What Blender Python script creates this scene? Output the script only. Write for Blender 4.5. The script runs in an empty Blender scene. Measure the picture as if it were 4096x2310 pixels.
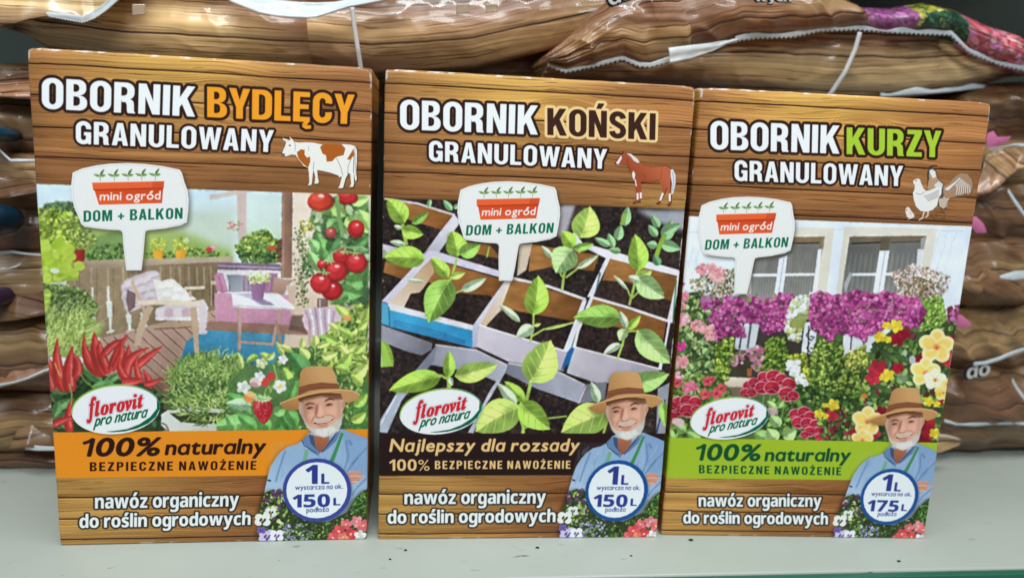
import bpy, bmesh, math, random
import numpy as np
from mathutils import Vector, Matrix, noise as mn

# ================================================================ camera, light, exposure
sc = bpy.context.scene
col = sc.collection
U = 0.14                                    # one carton width in metres; positions below are in carton widths
PITCH, ROLL, CAMH, FPX = 0.183, 0.047, 1.359, 3022.0
def _rm(p, r):
    c, s = math.cos(p), math.sin(p); Rp = np.array([[1, 0, 0], [0, c, -s], [0, s, c]])
    c, s = math.cos(r), math.sin(r); return np.array([[c, 0, s], [0, 1, 0], [-s, 0, c]]) @ Rp
RM = _rm(PITCH, ROLL)
cam = bpy.data.cameras.new('camera'); camo = bpy.data.objects.new('camera', cam); col.objects.link(camo)
cam.sensor_width = 36; cam.lens = FPX/4096*36; cam.clip_start = .01; cam.clip_end = 50
B = RM.T
camo.matrix_world = Matrix(((B[0][0], B[0][2], -B[0][1], 0), (B[1][0], B[1][2], -B[1][1], 0), (B[2][0], B[2][2], -B[2][1], CAMH*U), (0, 0, 0, 1)))
cam.dof.use_dof = True; cam.dof.focus_distance = 2.42*U; cam.dof.aperture_fstop = 6.5
sc.camera = camo

world = bpy.data.worlds.new('World'); sc.world = world; world.use_nodes = True
wb = world.node_tree.nodes['Background']; wb.inputs[0].default_value = (.80, .90, 1.0, 1); wb.inputs[1].default_value = .24

def area(name, loc, target, sx, sy, power, color):
    l = bpy.data.lights.new(name, 'AREA'); l.shape = 'RECTANGLE'; l.size = sx; l.size_y = sy; l.energy = power; l.color = color
    o = bpy.data.objects.new(name, l); col.objects.link(o); o.location = loc
    d = Vector(target) - Vector(loc); o.rotation_euler = d.to_track_quat('-Z', 'Y').to_euler()
    return o
# two fluorescent battens on the shop's ceiling, over the aisle in front of the shelf
area('area_lamp', (-.35, -.35, 1.75), (0, .35, .1), 1.3, .10, 17, (.93, .98, 1.0))
area('area_lamp', (.6, -.2, 1.75), (0, .35, .1), 1.3, .10, 17, (.95, .99, 1.0))
area('area_lamp', (.05, -.62, .95), (.02, .33, .12), .7, .2, 8.6, (.95, .99, 1.0))  # unseen fill lamp, added lower in front so light falls off across the shelf
sc.view_settings.view_transform = 'Standard'; sc.view_settings.look = 'None'; sc.view_settings.exposure = 0.0; sc.view_settings.gamma = 1

# ================================================================ helpers
def tag(o, label=None, cat=None, group=None, kind=None):
    if label: o['label'] = label
    if cat: o['category'] = cat
    if group: o['group'] = group
    if kind: o['kind'] = kind
    return o
def empty(name, loc, rz=0):
    o = bpy.data.objects.new(name, None); col.objects.link(o); o.location = loc; o.rotation_euler = (0, 0, rz); o.empty_display_size = .02; return o
def mesh(name, V, F, mat, parent=None, smooth=False, uv=None):
    m = bpy.data.meshes.new(name); m.from_pydata([tuple(v) for v in V], [], [tuple(f) for f in F]); m.update()
    if uv is not None:
        ul = m.uv_layers.new(name='print'); idx = np.zeros(len(m.loops), int); m.loops.foreach_get('vertex_index', idx)
        ul.data.foreach_set('uv', np.asarray(uv, np.float32)[idx].ravel())
    if smooth: m.polygons.foreach_set('use_smooth', [True]*len(m.polygons))
    if mat: m.materials.append(mat)
    o = bpy.data.objects.new(name, m); col.objects.link(o)
    if parent: o.parent = parent
    return o
def ray(u, v): return RM.T @ np.array([(u-2048)/FPX, 1, -(v-1155)/FPX])
# the bags lie along a line at an angle to the cartons: s runs along it, t goes into the shelf
BD = np.array([math.cos(.16), math.sin(.16), 0]); BN = np.array([-math.sin(.16), math.cos(.16), 0]); BO = np.array([0, 3.20, 0])
def on_plane(u, v, t=0.0):
    d = ray(u, v); o = np.array([0, 0, CAMH]); k = ((BO + BN*t - o) @ BN)/(d @ BN); return o + d*k
def on_shelf(u, v, z=0.0):
    d = ray(u, v); return np.array([0, 0, CAMH]) + d*((z-CAMH)/d[2])

def nodes(name, rough=.5, spec=.5):
    m = bpy.data.materials.new(name); m.use_nodes = True; nt = m.node_tree; b = nt.nodes['Principled BSDF']
    b.inputs['Roughness'].default_value = rough; b.inputs['Specular IOR Level'].default_value = spec
    return m, nt, b
def N(nt, t, **k):
    n = nt.nodes.new(t)
    for a, v in k.items(): setattr(n, a, v)
    return n
def bump(nt, b, scale, dist, strength=1.0, detail=3, coord='Object', stretch=None, prev=None, kind=None):
    tc = N(nt, 'ShaderNodeTexCoord'); no = N(nt, 'ShaderNodeTexNoise'); no.inputs['Scale'].default_value = scale; no.inputs['Detail'].default_value = detail
    if kind: no.noise_type = kind
    src = tc.outputs[coord]
    if stretch:
        mp = N(nt, 'ShaderNodeMapping'); mp.inputs['Scale'].default_value = stretch; nt.links.new(src, mp.inputs[0]); src = mp.outputs[0]
    nt.links.new(src, no.inputs['Vector']); bu = N(nt, 'ShaderNodeBump'); bu.inputs['Distance'].default_value = dist; bu.inputs['Strength'].default_value = strength
    nt.links.new(no.outputs['Fac'], bu.inputs['Height'])
    if prev: nt.links.new(prev.outputs[0], bu.inputs['Normal'])
    nt.links.new(bu.outputs[0], b.inputs['Normal']); return bu
def lin(c): return tuple(((x/255)/12.92 if x/255 <= .04045 else ((x/255+.055)/1.055)**2.4) for x in c) + (1,)
def canvas(name, im):
    h, w, _ = im.shape; I = bpy.data.images.new(name, w, h); px = np.ones((h, w, 4), np.float32); px[..., :3] = np.clip(im[::-1], 0, 1)
    I.pixels.foreach_set(px.ravel()); I.update(); I.pack(); return I
# ---------------------------------------------------------------- print shop
# The cartons carry flat offset print.  It is drawn here, shape by shape, onto a
# canvas per carton (numpy polygons, no image files) and used as the ink colour.
AW, AH = 1000, 1586

def hom(src, dst):
    A = []; b = []
    for (x, y), (u, v) in zip(src, dst):
        A.append([x, y, 1, 0, 0, 0, -u*x, -u*y]); b.append(u)
        A.append([0, 0, 0, x, y, 1, -v*x, -v*y]); b.append(v)
    h = np.linalg.solve(np.array(A, float), np.array(b, float))
    return np.append(h, 1).reshape(3, 3)

def aff(src, dst):
    A = np.array([[x, y, 1] for x, y in src], float)
    M = np.linalg.solve(A, np.array(dst, float)).T
    return np.vstack([M, [0, 0, 1]])

def blur(a, r):
    r = int(max(1, round(r)))
    for _ in range(3):
        for ax in (0, 1):
            pad = [(0, 0)] * a.ndim; pad[ax] = (r + 1, r)
            c = np.cumsum(np.pad(a, pad, mode='edge'), axis=ax, dtype=np.float64)
            n = 2*r + 1
            if ax == 0: a = (c[n:] - c[:-n]) / n
            else: a = (c[:, n:] - c[:, :-n]) / n
    return a.astype(np.float32)

def noise2(h, w, cy, cx, rng):
    """smooth value noise, cells of cy x cx pixels"""
    gh, gw = int(h/cy) + 3, int(w/cx) + 3
    g = rng.random((gh, gw)).astype(np.float32)
    y = np.arange(h)/cy; x = np.arange(w)/cx
    yi = y.astype(int); xi = x.astype(int)
    fy = y - yi; fx = x - xi
    fy = (fy*fy*(3-2*fy))[:, None]; fx = (fx*fx*(3-2*fx))[None]
    a = g[yi][:, xi]; b = g[yi][:, xi+1]; c = g[yi+1][:, xi]; d = g[yi+1][:, xi+1]
    return ((a*(1-fx)+b*fx)*(1-fy) + (c*(1-fx)+d*fx)*fy).astype(np.float32)

SS = 4
def cover(polys, w, h):
    """antialiased coverage of closed polygons: returns x0, y0, mask"""
    allp = np.concatenate(polys)
    x0 = int(max(0, math.floor(allp[:, 0].min()) - 1)); y0 = int(max(0, math.floor(allp[:, 1].min()) - 1))
    x1 = int(min(w, math.ceil(allp[:, 0].max()) + 2)); y1 = int(min(h, math.ceil(allp[:, 1].max()) + 2))
    if x1 <= x0 or y1 <= y0: return None
    W, H = x1-x0, y1-y0
    A = np.concatenate([p for p in polys]); B = np.concatenate([np.roll(p, -1, 0) for p in polys])
    A = A - (x0, y0); B = B - (x0, y0)
    ya = A[:, 1]*SS - .5; yb = B[:, 1]*SS - .5
    s = np.where(yb > ya, 1, -1); lo = np.minimum(ya, yb); hi = np.maximum(ya, yb)
    r0 = np.clip(np.ceil(lo), 0, H*SS).astype(int); r1 = np.clip(np.ceil(hi), 0, H*SS).astype(int)
    n = r1 - r0
    k = n > 0
    if not k.any(): return None
    A, B, ya, yb, s, r0, n = A[k], B[k], ya[k], yb[k], s[k], r0[k], n[k]
    idx = np.repeat(np.arange(len(n)), n)
    row = np.arange(n.sum()) - np.repeat(np.cumsum(n) - n, n) + r0[idx]
    t = (row - ya[idx]) / (yb - ya)[idx]
    x = np.clip(A[idx, 0] + (B - A)[idx, 0]*t, 0, W - 1e-3)
    xi = x.astype(int); fx = x - xi
    acc = np.bincount(row*(W+1) + xi, s[idx]*(1-fx), minlength=H*SS*(W+1))
    acc = acc + np.bincount(row*(W+1) + xi + 1, s[idx]*fx, minlength=len(acc))[:len(acc)]
    m = np.cumsum(acc[:H*SS*(W+1)].reshape(H*SS, W+1), axis=1)[:, :W]
    m = np.minimum(np.abs(m), 1).reshape(H, SS, W).mean(1)
    return x0, y0, m.astype(np.float32)

# ---- glyph outlines come from Blender's own built-in font (bold signs of its maths range)
_gl = {}
def _code(ch, style):
    if style == 'b':
        if 'A' <= ch <= 'Z': return chr(0x1D5D4 + ord(ch) - 65)
        if 'a' <= ch <= 'z': return chr(0x1D5EE + ord(ch) - 97)
        if '0' <= ch <= '9': return chr(0x1D7EC + ord(ch) - 48)
    if style == 'i' and 'a' <= ch <= 'z': return chr(0x1D482 + ord(ch) - 97)
    if style == 'h' and ch == 'a': return '\u0251'
    return ch
ACC = {'Ó': 'O', 'ó': 'o', 'Ń': 'N', 'ś': 's', 'Ż': 'Z', 'ż': 'z', 'Ę': 'E', 'ł': 'l'}
def _stroke(p, w):
    p = np.asarray(p, float); d = np.gradient(p, axis=0); d /= np.hypot(d[:, 0], d[:, 1])[:, None]+1e-9; n = np.stack([-d[:, 1], d[:, 0]], 1)*w/2
    return np.concatenate([p+n, (p-n)[::-1]])
def _arc(cx, cy, rx, ry, a0, a1, n=10):
    t = np.radians(np.linspace(a0, a1, n)); return [(cx+rx*math.cos(x), cy+ry*math.sin(x)) for x in t]
def _ccw(q):
    q = np.asarray(q, float); return q if np.sum(q[:, 0]*np.roll(q[:, 1], -1)-np.roll(q[:, 0], -1)*q[:, 1]) > 0 else q[::-1]
def _dd(x0, y0, x1, y1, r):
    return _ccw([(x0, y0)]+_arc(x1-r, y0+r, r, r, -90, 0)+_arc(x1-r, y1-r, r, r, 0, 90)+[(x0, y1)])
def _rc(x0, y0, x1, y1): return np.array([(x0, y0), (x1, y0), (x1, y1), (x0, y1)], float)
def gothic(ch):
    """condensed bold capitals as on the cartons, one unit tall"""
    S, H = .185, .165
    if ch == 'O':
        o = _arc(.28, .28, .28, .29, 180, 360, 14)+_arc(.28, .72, .28, .29, 0, 180, 14); i = _arc(.28, .27, .095, .125, 180, 360, 10)+_arc(.28, .73, .095, .125, 0, 180, 10)
        return [_ccw(o), _ccw(i)[::-1]]
    if ch == 'B': return [_dd(0, .49, .52, 1, .21), _dd(.185, .60, .345, .855, .1)[::-1], _dd(0, 0, .55, .49, .22), _dd(.185, .145, .365, .455, .11)[::-1]]
    if ch == 'D': return [_dd(0, 0, .56, 1, .27), _dd(.185, .155, .375, .845, .13)[::-1]]
    if ch == 'R': return [_dd(0, .43, .54, 1, .23), _dd(.185, .565, .355, .855, .11)[::-1], _rc(0, 0, S, .43), _ccw([(.2, .43), (.42, .47), (.51, .40), (.53, .30), (.535, .08), (.575, 0), (.375, 0), (.35, .08), (.345, .28), (.31, .36), (.2, .36)])]
    if ch == 'P': return [_dd(0, .40, .54, 1, .24), _dd(.185, .545, .355, .855, .12)[::-1], _rc(0, 0, S, .40)]
    if ch == 'N': return [_ccw([(0, 1), (.2, 1), (.4, .42), (.4, 1), (.58, 1), (.58, 0), (.385, 0), (.18, .6), (.18, 0), (0, 0)])]
    if ch == 'M': return [_ccw([(0, 1), (.26, 1), (.37, .38), (.48, 1), (.74, 1), (.74, 0), (.56, 0), (.56, .68), (.44, 0), (.30, 0), (.18, .68), (.18, 0), (0, 0)])]
    if ch == 'K': return [_ccw([(0, 0), (S, 0), (S, .29), (.255, .41), (.41, 0), (.62, 0), (.385, .60), (.60, 1), (.395, 1), (S, .60), (S, 1), (0, 1)])]
    if ch == 'I': return [_rc(0, 0, S, 1)]
    if ch == 'L': return [_ccw([(0, 0), (.46, 0), (.46, H), (S, H), (S, 1), (0, 1)])]
    if ch == 'E': return [_ccw([(0, 0), (.48, 0), (.48, H), (S, H), (S, .43), (.44, .43), (.44, .585), (S, .585), (S, 1-H), (.47, 1-H), (.47, 1), (0, 1)])]
    if ch == 'A': return [_ccw([(0, 0), (.185, 0), (.225, .2), (.375, .2), (.415, 0), (.60, 0), (.405, 1), (.195, 1)]), _ccw([(.25, .345), (.35, .345), (.30, .76)])[::-1]]
    if ch == 'Y': return [_ccw([(.2, 0), (.385, 0), (.385, .38), (.585, 1), (.395, 1), (.293, .6), (.19, 1), (0, 1), (.2, .38)])]
    if ch == 'W': return [_ccw([(0, 1), (.18, 1), (.255, .38), (.345, 1), (.515, 1), (.605, .38), (.68, 1), (.86, 1), (.70, 0), (.525, 0), (.43, .62), (.335, 0), (.16, 0)])]
    if ch == 'Z': return [_ccw([(0, 0), (.51, 0), (.51, H), (.225, H), (.5, .86), (.5, 1), (.02, 1), (.02, 1-H), (.275, 1-H), (0, .15)])]
    if ch == 'U': return [_ccw([(0, 1), (S, 1)]+_arc(.285, .27, .1, .125, 180, 360)+[(.385, 1), (.57, 1)]+_arc(.285, .28, .285, .29, 0, -180, 14))]
    if ch in 'CG':
        p = [(.46, .66)]+_arc(.28, .715, .185, .205, 0, 180, 14)+_arc(.28, .285, .185, .205, 180, 360, 14)+([(.46, .36)] if ch == 'C' else [(.465, .42)])
        return [_ccw(_stroke(p, .185))]+([_rc(.30, .38, .5575, .53), _rc(.45, 0, .5575, .45)] if ch == 'G' else [])
    if ch == 'S':
        p = _arc(.28, .73, .18, .19, 5, 200, 12)+[(.14, .60), (.28, .51), (.42, .42)]+_arc(.28, .27, .185, .195, 20, -175, 12)
        return [_ccw(_stroke(p, .18))]
    if ch == '+': return [_rc(.17, .12, .31, .68), _rc(0, .33, .48, .47)]
    return None
def glyph(ch, style):
    k = (ch, style)
    if k in _gl: return _gl[k]
    base = ACC.get(ch, ch)
    if style == 'c':
        P = gothic(base); a = np.concatenate(P); w = a[:, 0].max()
        if ch == 'Ń': P = P+[np.array([(.24, 1.07), (.39, 1.07), (.50, 1.27), (.31, 1.27)])]
        if ch == 'Ż': P = P+[_rc(.17, 1.07, .35, 1.22)]
        if ch == 'Ę': P = P+[_ccw([(.34, .02), (.48, .02), (.42, -.05), (.40, -.11), (.52, -.11), (.52, -.22), (.38, -.24), (.28, -.18), (.27, -.08)])]
        _gl[k] = (P, w); return _gl[k]
    if style == 'h' and ch == '1':
        _gl[k] = ([_ccw(_stroke([(-.22, .50), (-.1, .56), (0, .66)], .06)), _ccw(_stroke([(0, .66), (0, .33), (0, 0)], .07))], .12)
        _gl[k] = ([p+(.2, 0) for p in _gl[k][0]], .26); return _gl[k]
    if base == 'I' and style == 'b':
        P = [np.array([(0, 0), (.15, 0), (.15, .714), (0, .714)])]
    else:
        c = bpy.data.curves.new('type', 'FONT'); c.body = _code(base, style); c.resolution_u = 4
        o = bpy.data.objects.new('type', c)
        m = o.to_mesh()
        V = np.array([v.co[:2] for v in m.vertices]).reshape(-1, 2)
        P = []
        for f in m.polygons:
            q = V[list(f.vertices)]
            ar = np.sum(q[:, 0]*np.roll(q[:, 1], -1) - np.roll(q[:, 0], -1)*q[:, 1])
            P.append(q if ar > 0 else q[::-1])
        o.to_mesh_clear(); bpy.data.objects.remove(o); bpy.data.curves.remove(c)
        if style == 'h' and ch == 'a' and P: f = .475/max(p[:, 1].max() for p in P); P = [p*f for p in P]
    if P:
        a = np.concatenate(P); l, r = a[:, 0].min(), a[:, 0].max()
        P = [p - (l, 0) for p in P]; w = r - l; top = a[:, 1].max()
        if ch in 'Óóńśź' or ch == 'Ń':
            cx = w*.5; P.append(np.array([(cx-.07, top+.05), (cx+.06, top+.05), (cx+.2, top+.24), (cx+.02, top+.24)]))
        if ch in 'Żż':
            cx = w*.5; P.append(np.array([(cx-.075, top+.06), (cx+.075, top+.06), (cx+.075, top+.2), (cx-.075, top+.2)]))
        if ch == 'Ę':
            q = [(w*.62, .0), (w*.62+.14, 0), (w*.62+.02, -.07), (w*.62+.03, -.14), (w*.62+.2, -.14), (w*.62+.2, -.23), (w*.62-.02, -.24), (w*.62-.12, -.15)]
            P.append(np.array(q)[::-1])
        if ch == 'ł':
            P.append(np.array([(-.1, .28), (w+.1, .42), (w+.1, .52), (-.1, .38)]))
    else: w = .25
    _gl[k] = (P, w)
    return _gl[k]

def layout(s, style, gap=.07, xs=1.0):
    x = 0; out = []
    gapx = {'A': -.03, 'Y': -.035, 'W': -.02, 'L': -.01, 'V': -.03, 'y': -.03, 'w': -.025, 'r': -.02, 'v': -.02, 't': -.01, 'f': -.04}
    for i, ch in enumerate(s):
        if ch == ' ': x += .30 if style == 'c' else .26; continue
        P, w = glyph(ch, style)
        x += gapx.get(ch, 0)/2
        out += [p + (x, 0) for p in P]
        x += w + gap + gapx.get(ch, 0)/2
    return out, x - gap

class Art:
    def __init__(s, quad, seed):
        # quad: the carton's corners (top left, top right, bottom right, bottom left) as measured
        s.H = hom(quad, [(0, 0), (AW, 0), (AW, AH), (0, AH)])
        s.im = np.zeros((AH, AW, 3), np.float32)
        s.rng = np.random.default_rng(seed)
        s.M = s.H
        s.last = None
    def use(s, c, frame=None):
        ox, oy, k = c
        s.M = s.H @ np.array([[k, 0, ox], [0, k, oy], [0, 0, 1.]])
        s.c = c
    def anchor(s, own, ref, refcrop, refart):
        """draw with the reference crop's numbers, carried here by three matching points"""
        R = refart.H @ np.array([[refcrop[2], 0, refcrop[0]], [0, refcrop[2], refcrop[1]], [0, 0, 1.]])
        a = s.m(own); b = _map(R, ref)
        s.M = aff(b, a) @ R
    def m(s, p): return _map(s.M, p)
    def k(s):                      # canvas pixels per crop unit, about the middle
        q = s.m([(600, 600), (700, 600)]); return np.hypot(*(q[1]-q[0]))/100
    def mask(s, pts): return cover([s.m(pts)], AW, AH)
    def put(s, cm, col, a=1.0):
        if cm is None: return
        x, y, m = cm; h, w = m.shape
        m = (m*a)[..., None]
        r = s.im[y:y+h, x:x+w]
        r += (np.asarray(col, np.float32)/255 - r)*m
    def fill(s, pts, col, a=1.0, soft=0, grad=None, tex=0, tc=(8, 8)):
        """polygon; grad=(colour2, p0, p1) runs from col at p0 to colour2 at p1"""
        cm = s.mask(pts)
        if cm is None: return
        x, y, m = cm
        if soft:
            r = max(1, soft*s.k()); p = int(3*r)+2
            x2, y2 = max(0, x-p), max(0, y-p)
            h, w = m.shape
            X1, Y1 = min(AW, x+w+p), min(AH, y+h+p)
            M = np.zeros((Y1-y2, X1-x2), np.float32); M[y-y2:y-y2+h, x-x2:x-x2+w] = m
            M = np.pad(M, 0); m = blur(M, r); x, y = x2, y2
        h, w = m.shape
        c = np.asarray(col, np.float32)
        if grad is not None:
            p0, p1 = s.m([grad[1], grad[2]]); d = p1-p0; L = d@d
            yy, xx = np.mgrid[y:y+h, x:x+w]
            t = np.clip(((xx-p0[0])*d[0]+(yy-p0[1])*d[1])/L, 0, 1)[..., None]
            c = c*(1-t) + np.asarray(grad[0], np.float32)*t
        if tex:
            n = noise2(h, w, tc[0], tc[1], s.rng)*.6 + noise2(h, w, max(2, tc[0]/3), max(2, tc[1]/3), s.rng)*.4
            c = c*(1 + (n[..., None]-.5)*2*tex)
        s.put((x, y, m), c, a)
    def ell(s, cx, cy, rx, ry, col, rot=0, a=1.0, **k):
        t = np.linspace(0, 2*math.pi, 28, endpoint=False)
        X = np.cos(t)*rx; Y = np.sin(t)*ry; c, q = math.cos(rot), math.sin(rot)
        s.fill(np.stack([cx+X*c-Y*q, cy+X*q+Y*c], 1), col, a, **k)
    def line(s, pts, w, col, a=1.0, w2=None, soft=0):
        pts = np.asarray(pts, float); n = len(pts)
        if n == 2: pts = np.stack([pts[0], pts.mean(0), pts[1]]); n = 3
        d = np.gradient(pts, axis=0); d /= np.hypot(d[:, 0], d[:, 1])[:, None] + 1e-9
        nn = np.stack([-d[:, 1], d[:, 0]], 1)
        ww = np.linspace(w, w if w2 is None else w2, n)[:, None]/2
        s.fill(np.concatenate([pts+nn*ww, (pts-nn*ww)[::-1]]), col, a, soft=soft)
    def leaf(s, bx, by, tx, ty, w, col, vein=None, curl=0.0, hi=1.25, det=True):
        d = np.array([tx-bx, ty-by], float); L = np.hypot(*d); d /= L+1e-9; n = np.array([-d[1], d[0]])
        t = np.linspace(0, 1, 11)
        prof = np.sin(np.pi*t**.8)**.75*(1-t*.15)
        spine = np.array([bx, by]) + d*(t*L)[:, None] + n*(np.sin(np.pi*t)*curl*w)[:, None]
        up = spine + n*(prof*w/2)[:, None]; dn = spine - n*(prof*w/2)[:, None]
        c = np.asarray(col, float)
        s.fill(np.concatenate([up, dn[::-1]]), c*.86)
        s.fill(np.concatenate([up, (spine+n*w*.01)[::-1]]), np.minimum(c*hi, 245))
        if det:
            v = np.minimum(c*1.35+10, 250) if vein is None else vein
            s.line(spine, max(w*.05, 2.2), v, .8)
            if L*s.k() > 26:          # a leaf is dished: soft light on the crown, dusk towards stalk and rim
                q = spine[5]+n*w*.14; s.ell(q[0], q[1], L*.26, w*.17, np.minimum(c*1.25+34, 250), math.atan2(d[1], d[0]), .55, soft=w*.06)
                q = spine[2]-n*w*.08; s.ell(q[0], q[1], L*.17, w*.2, c*.62, math.atan2(d[1], d[0]), .5, soft=w*.06)
                q = spine[7]-n*w*.24; s.ell(q[0], q[1], L*.2, w*.1, c*.66, math.atan2(d[1], d[0]), .4, soft=w*.05)
            for q in (2, 4, 6, 8):
                for sg in (1, -1):
                    a = spine[q-1]; b = spine[min(q+1, 10)] + n*sg*prof[q]*w*.40
                    s.line([a, b], max(w*.025, 1.6), v, .45)
                    s.line([a+d*w*.05, b+d*w*.05], max(w*.03, 1.6), c*.72, .3)
    def scatter(s, poly, n, size, pal, el=1.8, ang=None, spread=3.2, jit=.35, shadow=.0, dot=False):
        """small leaves or petals strewn over a polygon, palette colours at random"""
        poly = np.asarray(poly, float); r = s.rng
        lo, hi = poly.min(0), poly.max(0); pal = np.asarray(pal, float)
        got = 0
        while got < n:
            q = lo + (hi-lo)*r.random((n*2, 2))
            ins = np.zeros(len(q), bool); A = poly; B = np.roll(poly, -1, 0)
            for (xa, ya), (xb, yb) in zip(A, B):
                c = (ya > q[:, 1]) != (yb > q[:, 1])
                ins ^= c & (q[:, 0] < (xb-xa)*(q[:, 1]-ya)/(yb-ya+1e-12)+xa)
            q = q[ins]
            if not len(q): return
            for p in q[:n-got]:
                sz = size*(1+jit*(r.random()*2-1)); a = (r.random()-.5)*spread + (ang if ang is not None else 0)
                if ang is None: a = r.random()*6.28
                c = pal[r.integers(len(pal))]*(.85+.3*r.random())
                c = np.minimum(c, 250)
                ca, sa = math.cos(a), math.sin(a)
                if dot: sh = np.array([(1, 0), (.6, .75), (-.1, 1), (-.85, .5), (-.9, -.5), (-.1, -1), (.7, -.7)])*sz/2
                else: sh = np.array([(-1, 0), (-.3, .5), (.35, .42), (1, 0), (.35, -.42), (-.3, -.5)])*(sz/2, sz/el)
                sh = sh @ np.array([[ca, sa], [-sa, ca]])
                if shadow: s.fill(sh*1.15+p+(sz*.14, sz*.2), c*.35, shadow)
                s.fill(sh+p, c)
            got += min(len(q), n-got)
    def flower(s, cx, cy, r, col, mid=None, n=5, edge=None, rot=0.0, mr=.25, sq=.85):
        c = np.asarray(col, float)
        for i in range(n):
            a = rot + i*2*math.pi/n; x, y = cx+math.cos(a)*r*.52, cy+math.sin(a)*r*.52*sq
            if edge is not None: s.ell(x, y, r*.55, r*.46*sq+1, edge, a)
            s.ell(x, y, r*(.47 if edge is not None else .52), r*(.37 if edge is not None else .44)*sq+1, c*(.88+.14*(i % 2)), a)
            s.ell(cx+math.cos(a)*r*.25, cy+math.sin(a)*r*.25*sq, r*.2, r*.12, c*.75, a, .5)
        if mid is not None: s.ell(cx, cy, r*mr, r*mr*.9, mid)
    def text(s, t, LT, LB, RB, col, style='b', ref='cap', out=0, ocol=None, bold=(0, 0), gap=.07, out2=0, ocol2=None, rnd=False, hi=None, slant=0.0, dark=None):
        """a line of type: LT / LB / RB are the top-left, base-left and base-right points of the line"""
        P, w = layout(t, style, gap)
        top = 1.0 if style == 'c' else {'cap': .714, 'x': .545}[ref] if style == 'b' else {'cap': .68, 'x': .46}[ref]
        q = s.m([LT, LB, RB])
        T = aff([(0, top), (0, 0), (w, 0)], q)
        P = [_map(T, np.stack([p[:, 0]+slant*p[:, 1], p[:, 1]], 1)) for p in P]
        cm = cover(P, AW, AH)
        if cm is None: return
        x, y, m = cm
        p = int(max(out, out2)*s.k() + max(bold)) + 4
        M = np.pad(m, p); x -= p; y -= p
        bx, by = bold
        if bx or by: M = grow(M, bx, by, not rnd)
        ok = (x >= 0 and y >= 0 and x+M.shape[1] <= AW and y+M.shape[0] <= AH)
        if not ok:
            X0, Y0 = max(0, -x), max(0, -y); M = M[Y0:AH-y, X0:AW-x]; x = max(0, x); y = max(0, y)
        if out2: s.put((x, y, grow(M, out2*s.k(), out2*s.k(), False)), ocol2)
        if out: s.put((x, y, grow(M, out*s.k(), out*s.k(), False)), ocol)
        s.put((x, y, M), col)
        return x, y, M
    def bits(s):
        return s.im

def _map(M, p):
    p = np.asarray(p, float).reshape(-1, 2)
    q = p @ M[:2, :2].T + M[:2, 2]
    w = p @ M[2, :2] + M[2, 2]
    return q / w[:, None]

def shift(M, dx, dy):
    ix, iy = math.floor(dx), math.floor(dy); fx, fy = dx-ix, dy-iy
    def ro(a, y, x):
        o = np.zeros_like(a); h, w = a.shape
        o[max(0, y):h+min(0, y), max(0, x):w+min(0, x)] = a[max(0, -y):h+min(0, -y), max(0, -x):w+min(0, -x)]
        return o
    o = ro(M, iy, ix)*(1-fx)*(1-fy)
    if fx: o = o + ro(M, iy, ix+1)*fx*(1-fy)
    if fy: o = o + ro(M, iy+1, ix)*(1-fx)*fy
    if fx and fy: o = o + ro(M, iy+1, ix+1)*fx*fy
    return o
def grow(M, rx, ry, square):
    O = M.copy()
    if square:
        for i in np.linspace(-rx, rx, max(3, int(2*rx)+1)): O = np.maximum(O, shift(M, i, 0))
        M2 = O.copy()
        for i in np.linspace(-ry, ry, max(3, int(2*ry)+1)): O = np.maximum(O, shift(M2, 0, i))
        return O
    n = max(12, int(rx*3))
    for f in ((1, .5) if rx > 3 else (1,)):
        for i in range(n):
            a = i*2*math.pi/n; O = np.maximum(O, shift(M, math.cos(a)*rx*f, math.sin(a)*ry*f))
    return O

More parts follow.
